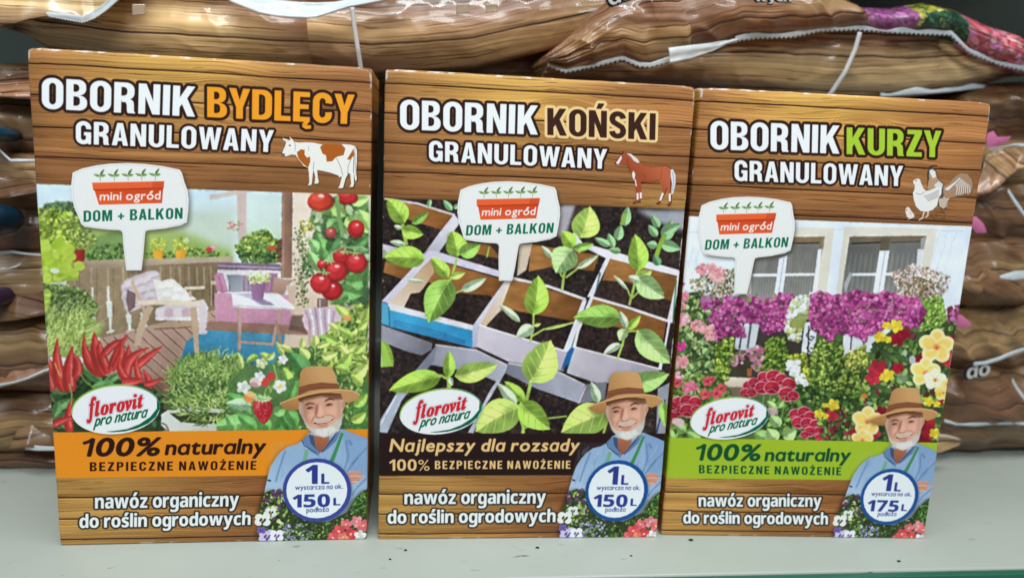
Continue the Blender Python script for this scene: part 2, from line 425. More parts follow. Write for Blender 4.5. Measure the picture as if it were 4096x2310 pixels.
def wood(h, w, rng, lines, knots, cmap, strength=1.0, gs=1.0):
    """printed planks: base colour from cmap(u, v), fine grain, tapered dark streaks, dark joints"""
    yy, xx = np.mgrid[0:h, 0:w].astype(np.float32)
    disp = (noise2(h, w, 70*gs, 240*gs, rng)-.5)*12*gs
    for (kx, ky, sx, sy, amp) in knots:
        disp = disp - amp*np.exp(-((xx-kx)/sx)**2)*np.tanh((yy-ky)/sy)*np.exp(-((yy-ky)/(sy*3.2))**2)
    wy = yy+disp
    col = cmap(xx/w, yy/h)
    def lut(scale, seed):
        r2 = np.random.default_rng(seed); n = 8192; base = r2.random(n).astype(np.float32)
        t = (wy*scale) % (n-1); i = t.astype(int); f = t-i; return base[i]*(1-f)+base[(i+1) % n]*f
    g1 = lut(.30/gs, 5); g2 = lut(.10/gs, 9)
    env = noise2(h, w, 12*gs, 110*gs, rng)
    col = col*(1 - strength*((g1-.5)*.20*(.4+env) + (g2-.5)*.16)[..., None]*np.array([.9, 1, 1.15]))
    col = col*(1 + (noise2(h, w, 40*gs, 200*gs, rng)-.5)[..., None]*.14)
    pts = [0] + list(lines) + [h]
    for i in range(len(pts)-1):
        a, b = int(pts[i]), int(pts[i+1]); col[max(0, a):b] *= .93 + .14*rng.random()
    # tapered streaks following the grain, printed as separate thin strokes
    ink = np.zeros((h, w), np.float32)
    nst = int(h*w/1700/gs/gs)
    for _ in range(nst):
        L = (40+200*rng.random()**1.6)*gs; x0 = rng.random()*(w+L)-L; y0 = rng.random()*h; m = 9
        t = np.linspace(0, 1, m); X = x0+t*L; xi = np.clip(X, 0, w-1).astype(int); yi = int(min(max(y0, 0), h-1))
        Y = y0 - disp[yi, xi] + .8*gs*np.sin(t*5+y0); wd = (.55+1.15*rng.random())*gs*np.sin(np.pi*np.clip(t, .04, .96))**.7
        c = cover([np.concatenate([np.stack([X, Y-wd], 1), np.stack([X, Y+wd], 1)[::-1]])], w, h)
        if c is None: continue
        x, y, mm = c; ink[y:y+mm.shape[0], x:x+mm.shape[1]] = np.maximum(ink[y:y+mm.shape[0], x:x+mm.shape[1]], mm*(.3+.6*rng.random()))
    lite = np.roll(ink, int(3*gs), 0)
    col = col*(1-.48*strength*ink[..., None]*np.array([.85, 1, 1.1])) * (1+.10*strength*lite[..., None])
    for L in lines:
        jy = L + (noise2(1, w, 1, 140*gs, rng)[0]-.5)*3*gs
        d = np.abs(yy-jy[None])/gs
        k = np.clip(1-(d-1.7)/1.4, 0, 1)*(.75+.25*noise2(1, w, 1, 60*gs, rng))
        col = col*(1-k[..., None]) + np.array([46, 24, 14])*k[..., None]
        col = col*(1+(np.clip(1-np.abs(yy-jy[None]-5*gs)/(2.4*gs), 0, 1)*.16)[..., None]) * (1-(np.clip(1-np.abs(yy-jy[None]+6*gs)/(4*gs), 0, 1)*.12)[..., None])
    return np.clip(col, 0, 255)/255
S_ = .5506; Q_ = .4818
A1, A2, A3, A4 = (50,150,S_), (750,150,S_), (100,900,S_), (800,900,S_)
A5, A6 = (150,1500,Q_), (850,1500,Q_)
B1, B2, B3, B4, B5 = (1480,250,Q_), (2100,250,Q_), (1500,750,.7225), (1480,1500,Q_), (2050,1450,.5162)
D1, D2, D3, D4, D5 = (2700,300,Q_), (3350,350,.4472), (2650,850,.654), (2620,1500,Q_), (3250,1500,Q_)
SRC = (0, 0, 1)
WHITE = (236, 240, 243)
INK = (52, 32, 26)

def mixc(a, b, t):
    t = t[..., None]; return np.asarray(a, np.float32)*(1-t) + np.asarray(b, np.float32)*t
def wood_print(art, variant=0):
    def cmap(u, v):
        top = np.clip(1-v/.27, 0, 1)
        gold = np.exp(-((u-.40)/.30)**2)*np.clip(1.15-v/.19, 0, 1)
        gold = np.maximum(gold, .75*np.exp(-((u-.97)/.25)**2)*np.exp(-((v-.26)/.04)**2)*(variant == 1))
        c = mixc((162, 112, 70), (204, 160, 88), np.clip(gold*1.1, 0, 1))
        low = (v > .5)
        gl = np.clip(1.25-u*1.55, 0, 1)
        c2 = mixc((132, 82, 50), (180, 138, 78), gl)
        c = np.where(low[..., None], c2, c)
        e = np.exp(-(u/.05)**2)*(~low)*.35
        c = c*(1-.25*e[..., None])
        return c*(1-.16*np.clip((v-.16)/.1, 0, 1)*(~low))[..., None]
    lines = [44, 134, 226, 316, 403, 1415, 1490, 1564]
    knots = [(565, 108, 95, 24, 26), (640, 190, 150, 30, -16), (900, 150, 120, 30, 12), (700, 1392, 80, 14, 14), (560, 1375, 50, 16, 14), (640, 1450, 120, 20, 10)]
    im = wood(AH, AW, art.rng, lines, knots, cmap)
    art.im[:] = im
    # knot rings
    art.M = np.eye(3)
    for (kx, ky, rx, ry) in ((560, 90, 100, 28), (712, 1396, 66, 18), (905, 330, 60, 22)):
        for f in np.linspace(.25, 1, 8):
            t = np.linspace(-2.9, .25+art.rng.random()*.3, 26)
            p = np.stack([kx+np.cos(t)*rx*f*(1+.03*np.sin(3*t+f*9)), ky+np.sin(t)*ry*f], 1)
            art.line(p, 2.2, (118, 72, 30), .45)
            art.line(p+(0, 2.4), 1.6, (230, 185, 100), .25)

def sign(a):
    """plant label printed on the carton; numbers are those of crop A1"""
    out = [(432, 985), (500, 955), (600, 932), (700, 919), (830, 914), (950, 920), (1080, 935), (1205, 960), (1222, 985), (1240, 1050), (1262, 1110), (1272, 1180), (1268, 1260), (1258, 1345),
           (1210, 1368), (1100, 1390), (985, 1402), (962, 1408), (956, 1425), (950, 1500), (942, 1600), (930, 1695), (820, 1695), (808, 1600), (797, 1500), (793, 1425), (783, 1408), (765, 1402), (680, 1398), (590, 1388), (520, 1378), (497, 1362),
           (480, 1320), (445, 1240), (425, 1160), (421, 1080)]
    sh = np.array(out) + (16, 20)
    a.fill(sh, (48, 42, 30), .55, soft=14)
    a.fill(out, (233, 233, 230))
    o = np.array(out, float); c = o.mean(0)*0 + (845, 1180)
    k = o.copy(); k[:, 0] = np.where(np.abs(o[:, 0]-875) < 85, o[:, 0]+np.sign(875-o[:, 0])*9, c[0]+(o[:, 0]-c[0])*.965); k[:, 1] = np.where(o[:, 1] < 1400, c[1]+(o[:, 1]-c[1])*.95, o[:, 1]-8)
    a.line(np.vstack([k, k[:1]]), 3.2, (196, 198, 196), .8)
    for x in (632, 733, 833, 932, 1030):
        y = 1050 - (x-572)*.02
        a.line([(x, y), (x-2, y-40)], 4, (120, 160, 90))
        a.leaf(x, y-38, x-50, y-52, 20, (118, 150, 88), det=False)
        a.leaf(x, y-38, x+40, y-46, 22, (118, 150, 88), det=False)
        a.leaf(x-2, y-45, x+28, y-90, 18, (86, 118, 66), det=False)
    a.fill([(588, 1105), (1086, 1092), (1078, 1205), (622, 1218)], (206, 78, 42), grad=((228, 98, 52), (840, 1100), (840, 1215)))
    a.fill([(572, 1058), (1093, 1045), (1090, 1094), (580, 1110)], (232, 104, 58))
    a.fill([(580, 1106), (1090, 1090), (1088, 1100), (586, 1116)], (160, 55, 30), .7)
    a.fill([(1010, 1048), (1093, 1045), (1090, 1094), (1005, 1098)], (205, 80, 45), .7)
    a.text('mini ogród', (628, 1146), (628, 1186), (1064, 1177), (250, 244, 240), 'h', 'x', bold=(.5, .7), rnd=True, slant=.05, gap=.1)
    a.text('DOM + BALKON', (512, 1262), (512, 1342), (1226, 1318), (22, 112, 82), 'c', bold=(0, 0), gap=.13)

def logo(a):
    """oval brand mark, crop A5 numbers"""
    def oval(cx, cy, rx, ry, rot):
        t = np.linspace(0, 2*np.pi, 48, endpoint=False); c, s = math.cos(rot), math.sin(rot)
        return np.stack([cx+np.cos(t)*rx*c-np.sin(t)*ry*s, cy+np.cos(t)*rx*s+np.sin(t)*ry*c], 1)
    a.fill(oval(652, 292, 368, 208, -.07), (40, 40, 30), .35, soft=10)
    a.fill(oval(646, 284, 365, 206, -.07), (236, 240, 242))
    a.fill(oval(642, 272, 358, 192, -.07), (138, 184, 58), grad=((20, 112, 78), (560, 240), (800, 420)))
    a.fill(oval(648, 287, 358, 196, -.07), (238, 242, 246))
    cres = [(985, 195), (1008, 240), (1008, 285), (975, 350), (910, 405), (820, 445), (720, 468), (620, 474), (560, 468), (640, 462), (740, 448), (840, 410), (930, 350), (985, 280)]
    a.fill(cres, (18, 104, 74))
    args = dict(style='i', ref='cap', gap=.035)
    for q in (0, 1):
        kw = dict(style='i', ref='cap', gap=.055, bold=(1.5, 1.0), **(dict(out=7, ocol=(228, 234, 240), out2=11, ocol2=(186, 196, 206)) if q == 0 else {}))
        a.text('f', (404, 196), (412, 352), (485, 338), (206, 48, 56), **kw)
        a.text('lorovit', (468, 224), (478, 340), (872, 268), (206, 48, 56), **kw)
    a.text('pro natura', (478, 362), (470, 424), (892, 352), (20, 104, 66), style='h', ref='x', bold=(1.0, 1.1), rnd=True, slant=.22, gap=.09)

def farmer(a, vol='150', ring=(58, 74, 148)):
    """crop A6 numbers"""
    r = a.rng
    shirt = [(412, 1085), (430, 960), (452, 860), (478, 770), (520, 700), (562, 650), (620, 608), (690, 590), (745, 560), (790, 500), (850, 480), (1000, 470), (1075, 465), (1130, 488), (1200, 510), (1262, 535), (1420, 600), (1420, 1250), (1000, 1250), (430, 1200)]
    a.fill(np.array(shirt)+(-14, 6), (60, 40, 18), .45, soft=16)
    hat_all = [(548, 252), (600, 222), (690, 190), (713, 115), (725, -11), (776, -56), (870, -64), (959, -60), (1000, -30), (1020, 20), (1052, 112), (1150, 135), (1232, 178), (1185, 228), (1110, 252), (1080, 460), (900, 540), (760, 420), (715, 302), (600, 300)]
    a.fill(np.array(hat_all)+(-12, 10), (40, 40, 16), .38, soft=14)
    a.fill(shirt, (150, 178, 208), grad=((176, 200, 224), (560, 700), (480, 1000)))
    a.fill([(1075, 465), (1262, 535), (1420, 600), (1420, 900), (1150, 820), (1110, 700)], (132, 162, 198), .8)
    for _ in range(80):
        x, y = 470+r.random()*820, 560+r.random()*560
        a.line([(x, y), (x+r.normal()*18-20, y+50+r.random()*60)], 6+6*r.random(), (112, 142, 182) if r.random() < .55 else (196, 214, 232), .28, soft=2)
    for x in range(430, 1330, 13):
        a.line([(x+60, 560), (x, 1100)], 2.4, (196, 212, 230), .35)
    for p, w in ((((600, 640), (560, 760), (520, 900)), 16), (((1110, 560), (1130, 690), (1100, 800)), 14), (((1210, 700), (1150, 780), (1120, 820)), 16), (((1290, 620), (1220, 690), (1160, 760)), 12), (((1130, 560), (1160, 600)), 22), (((1280, 880), (1200, 960), (1160, 1020)), 14)):
        a.line(p, w, (92, 122, 164), .6, soft=3)
    a.fill([(838, 520), (975, 500), (965, 570), (888, 668), (845, 600)], (176, 112, 84), grad=((150, 92, 66), (900, 520), (890, 660)))
    a.fill([(738, 556), (800, 500), (838, 520), (848, 590), (886, 664), (880, 692), (800, 640)], (110, 136, 172))
    a.fill([(795, 505), (838, 515), (850, 600), (880, 650), (815, 585)], (58, 76, 108), .8)
    a.fill([(965, 560), (1040, 488), (1070, 470), (1030, 560), (960, 628), (905, 668)], (104, 128, 162))
    a.line([(1034, 484), (1000, 545), (905, 655)], 9, (44, 58, 84), .9)
    a.line([(738, 556), (760, 600), (862, 664)], 8, (52, 68, 98), .85)
    a.fill([(1066, 492), (1092, 500), (1050, 620), (1008, 735), (970, 735), (1020, 620)], (74, 142, 92))
    a.fill([(768, 628), (796, 650), (780, 730), (744, 730)], (124, 172, 138))
    # hand
    a.fill([(1118, 830), (1160, 815), (1235, 822), (1250, 870), (1205, 915), (1160, 925)], (214, 160, 140))
    for i, y in enumerate((838, 862, 886, 908)):
        a.line([(1130+i*6, y), (1190, y-6), (1244-i*10, y+4)], 15, (226, 178, 158) if i % 2 else (204, 148, 126), .9)
    a.line([(1130, 850), (1240, 848)], 3, (150, 92, 80), .7); a.line([(1140, 874), (1240, 870)], 3, (150, 92, 80), .7); a.line([(1150, 897), (1225, 893)], 3, (150, 92, 80), .7)
    # head
    face = [(728, 215), (760, 190), (900, 158), (1060, 168), (1096, 225), (1098, 275), (1078, 330), (1072, 420), (1030, 490), (930, 530), (850, 510), (790, 450), (750, 380), (722, 320), (708, 290)]
    a.fill(face, (198, 146, 122), grad=((226, 176, 150), (760, 220), (960, 360)))
    a.fill([(720, 200), (760, 190), (900, 155), (1064, 160), (1085, 215), (1060, 225), (900, 190), (760, 222), (716, 262)], (104, 66, 44), .8, soft=6)
    a.fill([(708, 230), (742, 240), (752, 330), (748, 380), (716, 320)], (196, 178, 164), .8, soft=3); a.fill([(790, 300), (850, 310), (860, 350), (840, 400), (800, 400), (770, 360)], (232, 180, 156), .5, soft=6); a.line([(848, 350), (832, 376), (826, 410)], 5, (150, 98, 80), .6, soft=1); a.line([(946, 344), (1000, 350), (1022, 372)], 5, (160, 106, 88), .6, soft=1); a.line([(770, 226), (880, 200), (1010, 196)], 4, (150, 104, 82), .5)
    a.ell(1088, 262, 14, 36, (206, 146, 120), .1)
    a.fill([(1050, 210), (1072, 220), (1078, 330), (1074, 400), (1050, 360)], (222, 206, 192), .6, soft=4)
    beard = [(742, 360), (758, 366), (778, 412), (806, 444), (850, 456), (900, 458), (950, 448), (1000, 424), (1038, 384), (1056, 346), (1078, 352), (1072, 430), (1046, 480), (985, 520), (925, 534), (860, 516), (812, 480), (775, 440)]
    a.fill(beard, (204, 198, 188), soft=3); a.fill([(850, 470), (1000, 440), (1030, 476), (930, 530), (860, 510)], (232, 230, 224), .8, soft=6)
    for _ in range(70):
        x = 790+r.random()*260; y = 440+r.random()*70
        if a.mask(beard) is not None: a.line([(x, y), (x-4+8*r.random(), y+16+10*r.random())], 3, (244, 243, 240) if r.random() < .6 else (176, 168, 158), .35)
    # cheeks, nose, eyes, mouth
    a.fill([(735, 240), (800, 230), (800, 420), (760, 400), (738, 330)], (170, 118, 96), .45, soft=12)
    a.fill([(1030, 220), (1080, 230), (1074, 360), (1040, 400)], (176, 124, 100), .5, soft=10)
    a.ell(822, 352, 34, 26, (232, 178, 154), -.2, .7, soft=7); a.ell(990, 322, 38, 30, (234, 180, 156), -.2, .7, soft=7); a.ell(900, 222, 70, 18, (226, 174, 148), -.1, .6, soft=8)
    a.line([(776, 222), (880, 202), (1010, 198)], 5, (150, 104, 82), .5, soft=1)
    a.fill([(856, 262), (880, 256), (884, 300), (866, 352), (846, 344)], (142, 88, 68), .75, soft=5)
    a.fill([(880, 258), (902, 256), (922, 330), (920, 356), (890, 366), (866, 356), (872, 320)], (234, 184, 160), .9, soft=4)
    a.line([(854, 352), (868, 366), (890, 372), (912, 366), (924, 352)], 8, (132, 74, 60), .75, soft=1)
    a.line([(848, 352), (828, 378), (820, 412)], 7, (150, 98, 78), .7, soft=2); a.line([(930, 346), (980, 346), (1016, 372)], 6, (160, 106, 86), .6, soft=2)
    a.fill([(762, 268), (778, 250), (806, 240), (848, 250), (846, 258), (808, 252), (784, 262)], (84, 60, 46), .95, soft=1)
    a.fill([(926, 240), (940, 218), (972, 204), (1006, 212), (1018, 226), (990, 218), (960, 222)], (66, 46, 36), .95, soft=1)
    for x, y in ((806, 288), (968, 261)):
        a.ell(x, y+2, 36, 17, (176, 124, 102), -.16, .85, soft=3); a.ell(x, y+17, 30, 7, (222, 170, 148), -.16, .6, soft=2)
        a.ell(x, y, 21, 6.5, (60, 42, 38), -.2); a.ell(x+8, y, 5, 3, (200, 188, 180), -.2, .8); a.line([(x-28, y+2), (x-6, y-9), (x+26, y-8)], 4, (92, 60, 48), .8)
    a.fill([(822, 408), (848, 384), (900, 372), (950, 364), (996, 370), (1008, 380), (960, 384), (900, 394), (850, 410)], (206, 196, 182), .95, soft=2)
    a.line([(838, 412), (872, 418), (930, 414), (976, 398), (1006, 378)], 13, (120, 58, 50), .95, w2=6)
    a.line([(862, 412), (900, 413), (950, 404), (984, 392)], 6, (232, 220, 206), .95)
    a.line([(866, 430), (910, 434), (960, 422)], 9, (190, 116, 98), .8, soft=1)
    a.fill([(870, 440), (960, 432), (950, 452), (890, 456)], (170, 116, 96), .5, soft=5)
    # hat
    a.fill([(700, 190), (713, 115), (725, -11), (745, -38), (776, -56), (870, -64), (959, -60), (988, -45), (1004, -22), (1025, 30), (1052, 125), (880, 150)], (190, 142, 92), grad=((214, 168, 114), (720, 60), (900, 0)))
    for i in range(16):
        y = -52+i*11
        a.line([(722-i*.8, y+12), (870, y), (1004+i*3, y+4)], 2.4, (150, 104, 62), .5)
    a.fill([(712, 112), (800, 88), (900, 74), (1040, 84), (1056, 126), (900, 130), (800, 142), (706, 182)], (134, 84, 58))
    a.line([(712, 128), (860, 98), (1046, 100)], 5, (160, 108, 78), .7)
    brim = [(548, 254), (580, 230), (640, 208), (705, 184), (800, 158), (900, 140), (1050, 126), (1150, 138), (1205, 156), (1234, 182), (1200, 222), (1130, 250), (1095, 236), (1070, 176), (980, 160), (880, 164), (780, 184), (716, 214), (712, 302), (640, 302), (575, 282)]
    a.fill(brim, (196, 148, 98), grad=((172, 122, 72), (700, 170), (680, 300)))
    a.line([(552, 250), (640, 214), (720, 190), (880, 152), (1060, 138), (1160, 146), (1226, 178)], 9, (224, 184, 134), .85)
    a.fill([(705, 206), (790, 180), (900, 162), (1064, 168), (1070, 180), (900, 178), (790, 198), (715, 230)], (96, 60, 34), .75)
    # flowers at his elbows
    bed = [(392, 1190), (384, 1130), (410, 1080), (430, 990), (500, 960), (590, 990), (640, 1120), (760, 1230), (960, 1240), (1120, 1160), (1180, 1060), (1260, 980), (1420, 940), (1420, 1420), (376, 1420), (400, 1380), (372, 1330), (398, 1270)]
    a.fill(np.array(bed)-(26, -8), (50, 34, 18), .6, soft=16)
    a.fill(bed, (58, 72, 40), tex=.4, tc=(14, 14))
    a.scatter(bed, 520, 30, [(84, 116, 52), (110, 148, 70), (48, 70, 38), (150, 176, 96), (70, 96, 60), (40, 50, 34)], el=2.2, shadow=.3)
    a.scatter([(400, 1000), (500, 960), (600, 1020), (620, 1200), (560, 1280), (420, 1180)], 60, 34, [(104, 70, 120), (196, 206, 150), (90, 56, 96), (150, 170, 90)], el=1.6)
    a.scatter([(1170, 1060), (1300, 980), (1420, 960), (1420, 1180), (1180, 1200)], 90, 34, [(84, 140, 60), (110, 166, 78), (60, 104, 50)], el=3)
    a.scatter([(560, 1250), (800, 1250), (830, 1390), (560, 1390)], 60, 26, [(150, 150, 190), (190, 196, 220), (120, 110, 160), (140, 170, 110)], el=1.4)
    def pansy(x, y, q, c1, c2):
        for dx, dy in ((-.5, -.3), (.45, -.35), (-.55, .35), (.5, .4), (0, .1)): a.ell(x+dx*q, y+dy*q, q*.55, q*.48, c1)
        for dx, dy in ((-.25, .05), (.25, .1), (0, .35)): a.ell(x+dx*q, y+dy*q, q*.16, q*.28, c2, .6)
        a.ell(x, y+q*.1, q*.12, q*.1, (226, 190, 60))
    pansy(412, 1212, 62, (232, 236, 232), (60, 52, 62)); pansy(482, 1150, 44, (226, 232, 226), (60, 60, 60))
    pansy(450, 1350, 66, (200, 196, 226), (96, 74, 150)); pansy(530, 1345, 54, (232, 232, 240), (110, 90, 160)); pansy(400, 1300, 34, (120, 96, 170), (70, 50, 120))
    a.ell(440, 1052, 22, 18, (110, 60, 110)); a.ell(466, 888, 18, 8, (60, 60, 90), .3); a.ell(548, 985, 26, 30, (92, 60, 84), .3, .7)
    for x, y, q, c in ((1110, 1262, 52, (238, 120, 130)), (1050, 1320, 62, (232, 86, 100)), (1000, 1372, 52, (236, 104, 116)), (1150, 1345, 60, (228, 78, 92)), (1200, 1240, 58, (240, 150, 160)), (1255, 1275, 60, (238, 120, 130)), (1230, 1360, 56, (240, 236, 236)), (1085, 1370, 46, (236, 150, 120))):
        a.flower(x, y, q*.95, c, (250, 200, 140), 5, rot=r.random()*6, mr=.2)
    # badge
    a.ell(872, 986, 292, 270, (30, 36, 46), 0, .4, soft=10)
    a.ell(867, 974, 289, 266, ring); a.ell(865, 974, 256, 234, (232, 238, 242))
    nb = (52, 66, 140) if ring[2] > 146 else (32, 76, 140)
    a.text('1', (772, 762), (772, 921), (868, 921), nb, 'b', bold=(1.6, 0))
    a.text('L', (905, 836), (905, 921), (967, 921), nb, 'b', bold=(.8, 0))
    a.text('wystarcza na ok.', (684, 942), (684, 969), (1084, 963), nb, 'h', 'x', bold=(.25, .2), gap=.09)
    a.text(vol, (664, 1010), (664, 1115), (972, 1112), nb, 'b', bold=(1.2, .4), gap=.11)
    a.text('L', (1006, 1040), (1006, 1103), (1060, 1103), nb, 'b', bold=(.7, 0))
    a.text('podłoża', (778, 1130), (778, 1158), (963, 1153), nb, 'h', 'x', bold=(.25, .2), gap=.09)

LG = [(150, 182, 60), (176, 204, 72), (120, 156, 52), (196, 216, 96), (96, 130, 44)]
MG = [(96, 136, 58), (122, 158, 72), (72, 108, 46), (146, 178, 84), (58, 88, 40)]
DG = [(56, 88, 44), (76, 112, 54), (44, 66, 36), (96, 130, 66)]

def photo_one(a):
    a.use(A3)
    r = a.rng
    # sky and lawn
    a.use(SRC)
    a.fill([(60, 736), (1476, 779), (1472, 1740), (60, 1740)], (196, 226, 240), grad=((206, 224, 214), (700, 760), (700, 960)))
    a.use(A3)
    a.fill([(60, -60), (1500, -80), (1500, 330), (60, 330)], (168, 192, 108), .0+1, soft=18, grad=((130, 166, 64), (700, -40), (700, 240)))
    a.fill([(1000, -10), (1300, -150), (1700, -150), (1700, 80), (1453, 180), (1330, 120)], (196, 214, 206), .85, soft=26)
    a.use(A2)
    a.fill([(370, 1135), (690, 1150), (690, 1460), (370, 1460)], (200, 222, 214), .9, soft=6, grad=((190, 214, 178), (500, 1300), (500, 1450)))
    a.use(A3)
    # bush left, hedge under sign
    a.use(A1); a.fill([(196, 1280), (230, 1215), (330, 1195), (430, 1200), (480, 1300), (500, 1400), (300, 1420), (190, 1330)], (70, 106, 66), soft=2)
    a.scatter([(200, 1280), (240, 1215), (330, 1195), (450, 1210), (500, 1400), (300, 1400)], 260, 26, [(74, 110, 66), (96, 132, 78), (52, 82, 52), (120, 150, 90)], shadow=.3)
    a.use(A3)
    a.fill([(440, 110), (600, 60), (720, 40), (740, 170), (440, 190)], (110, 144, 72), soft=8)
    a.scatter([(440, 200), (560, 150), (700, 130), (745, 180), (748, 262), (440, 262)], 200, 24, DG+MG[:2], shadow=.3)
    a.scatter([(860, 215), (1000, 190), (1200, 170), (1453, 200), (1480, 245), (1000, 250), (870, 250)], 240, 20, MG+LG[:2], shadow=.3)
    a.fill([(330, 262), (760, 250), (1453, 232), (1500, 226), (1500, 280), (1040, 290), (420, 332), (310, 300)], (178, 158, 128), grad=((148, 128, 98), (800, 240), (800, 320)))
    a.fill([(300, 300), (420, 330), (1040, 288), (1400, 272), (1385, 620), (870, 742), (560, 826), (300, 760)], (144, 122, 90), grad=((122, 100, 70), (500, 400), (1200, 600)), tex=.1)
    for x in (350, 475, 595, 705, 800, 975, 1048, 1115, 1180, 1240, 1290, 1340):
        a.line([(x, 300+abs(x-1000)*.02), (x+6, 440)], 7, (196, 180, 148), .75, soft=1)
        a.line([(x+40, 320), (x+44, 700-(x-400)*.18)], 4, (84, 66, 44), .6)
    for x, y, h in ((487, 455, 300), (602, 445, 330), (742, 590, 180), (842, 640, 100)):
        a.line([(x-4, y), (x+2, y+h*.35)], 16, (214, 218, 204)); a.line([(x+2, y+h*.34), (x+10, y+h*.68)], 40, (206, 214, 200), w2=34)
        a.line([(x+10, y+h*.66), (x+14, y+h)], 20, (210, 216, 200)); a.ell(x+14, y+h, 32, 10, (206, 214, 196), -.3)
    # deck
    a.fill([(540, 826), (870, 742), (1385, 618), (1500, 640), (2100, 760), (2100, 1100), (1500, 1500), (560, 1500)], (178, 140, 120), grad=((140, 102, 80), (900, 800), (1100, 1350)))
    for i in range(16):
        x = 560+i*78
        a.line([(x, 830-(x-540)*.24+6), (x+430, 1210-(x-540)*.20)], 8, (90, 62, 46), .8)
        a.line([(x+12, 834-(x-540)*.24), (x+440, 1210-(x-540)*.20)], 4, (196, 160, 138), .6)
    a.fill([(600, 1100), (1000, 1130), (1080, 1500), (700, 1500)], (66, 46, 34), .5, soft=20)
    # rug
    a.fill([(1165, 850), (1290, 766), (1453, 775), (1900, 805), (2100, 812), (2070, 940), (1700, 1120), (1100, 1060)], (58, 138, 178), grad=((36, 112, 152), (1500, 780), (1400, 1050)), tex=.08)
    # armchair
    a.fill([(693, 470), (722, 402), (800, 370), (905, 332), (952, 345), (982, 400), (960, 545), (850, 600), (742, 640), (712, 600)], (196, 176, 184))
    for p in ((760, 440), (830, 420), (900, 395), (850, 480), (920, 460), (900, 520), (930, 370), (735, 520), (730, 450), (780, 520)):
        a.ell(p[0], p[1], 42, 34, (214, 204, 208), -.3, .8, soft=3); a.ell(p[0]+6, p[1]+16, 34, 10, (150, 118, 132), -.3, .5, soft=3)
    a.fill([(736, 470), (800, 500), (790, 600), (745, 640), (730, 560)], (92, 66, 66), .85)
    a.fill([(945, 610), (1010, 585), (1290, 545), (1325, 600), (1300, 780), (1250, 800), (1262, 700), (940, 692)], (206, 196, 196))
    for i in range(5): a.ell(975+i*64, 640, 36, 34, (200, 158, 170) if i % 2 else (222, 208, 210), 0, .9, soft=2); a.ell(975+i*64, 684, 36, 13, (226, 220, 218))
    for i in range(6): a.ell(1280+5*(i % 2), 590+i*38, 34, 20, (210, 196, 198), 0, .9)
    a.fill([(920, 392), (985, 410), (1062, 392), (1112, 430), (1190, 505), (1240, 545), (1180, 556), (960, 552)], (226, 222, 212))
    for p in ((980, 450), (1040, 440), (1100, 470), (1020, 510), (1090, 530), (1160, 535)): a.ell(p[0], p[1], 32, 26, (240, 238, 230), 0, .8, soft=3); a.line([(p[0]-26, p[1]+22), (p[0]+28, p[1]+20)], 5, (170, 160, 146), .6, soft=1)
    wd = (192, 160, 130)
    a.line([(770, 410), (850, 600), (880, 700)], 26, wd); a.line([(905, 590), (830, 760), (808, 880)], 52, wd, w2=44)
    a.line([(808, 566), (1000, 566), (1266, 574)], 34, (228, 208, 180)); a.line([(1215, 600), (1232, 760), (1242, 985)], 50, (186, 156, 124), w2=34)
    a.line([(905, 745), (1210, 722)], 34, (178, 144, 114)); a.line([(1150, 462), (1300, 458)], 22, (226, 210, 184)); a.line([(1190, 480), (1195, 530)], 20, wd)
    a.line([(930, 760), (1200, 745)], 10, (100, 74, 56), .7)
    # --- right half
    a.use(A4)
    a.fill([(255, -320), (330, -320), (328, 120), (272, 120)], (200, 172, 162), soft=3)
    a.fill([(60, -215), (420, -290), (430, -255), (70, -180)], (204, 180, 168), .9, soft=3)
    a.fill([(668, -300), (1250, -290), (1250, 900), (600, 900), (668, 400)], (232, 212, 190), grad=((214, 186, 160), (700, 0), (700, 620)))
    a.fill([(591, -330), (668, -330), (664, 390), (584, 390)], (152, 110, 88), grad=((126, 88, 70), (590, 0), (668, 0)))
    a.line([(604, -300), (598, 380)], 8, (196, 152, 128), .6)
    a.fill([(540, 130), (590, 95), (586, 280), (540, 270)], (110, 74, 56)); a.line([(536, 200), (590, 170)], 8, (70, 48, 38)); a.line([(536, 250), (590, 225)], 8, (60, 44, 36))
    plant = [(255, 160), (300, 100), (370, 60), (470, 32), (545, 110), (548, 262), (420, 282), (290, 240)]
    a.fill(plant, (92, 118, 52), soft=3); a.scatter(plant, 420, 30, LG+MG, shadow=.35)
    a.scatter([(260, 200), (540, 190), (560, 275), (300, 270)], 120, 26, DG, shadow=.3)
    a.ell(515, 172, 26, 18, (214, 60, 40)); a.scatter([(180, -30), (300, -20), (310, 40), (190, 40)], 50, 22, [(190, 190, 170), (214, 90, 96), (120, 150, 80), (226, 220, 220)])
    a.ell(58, 182, 24, 18, (206, 40, 60)); a.ell(90, 160, 22, 14, (226, 150, 180))
    # ivy down the wall
    for _ in range(230):
        t = r.random(); x = 730+70*math.sin(t*3)*.2+r.normal()*(34-14*t); y = 10+t*590
        a.ell(x, y, 9, 6, [(88, 104, 56), (126, 142, 86), (64, 76, 46), (170, 170, 110)][r.integers(4)], r.random()*3)
    a.scatter([(740, 220), (820, 230), (830, 370), (770, 380), (730, 300)], 120, 24, DG+[(226, 220, 190)])
    a.scatter([(712, -30), (830, -40), (850, 35), (730, 45)], 90, 20, [(222, 206, 60), (180, 170, 60), (110, 130, 60), (90, 100, 50)])
    # bench
    a.fill([(122, 272), (580, 288), (588, 336), (118, 326)], (116, 90, 112))
    for x in (190, 255, 322, 400, 485): a.line([(x, 278), (x, 330)], 5, (80, 60, 84), .8)
    a.line([(122, 300), (582, 316)], 8, (206, 198, 210), .7)
    a.fill([(120, 328), (584, 340), (582, 420), (110, 420)], (216, 210, 214)); a.fill([(200, 366), (560, 372), (560, 490), (200, 490)], (150, 134, 150))
    for x in range(210, 560, 34): a.line([(x, 372), (x, 488)], 6, (84, 66, 84), .7)
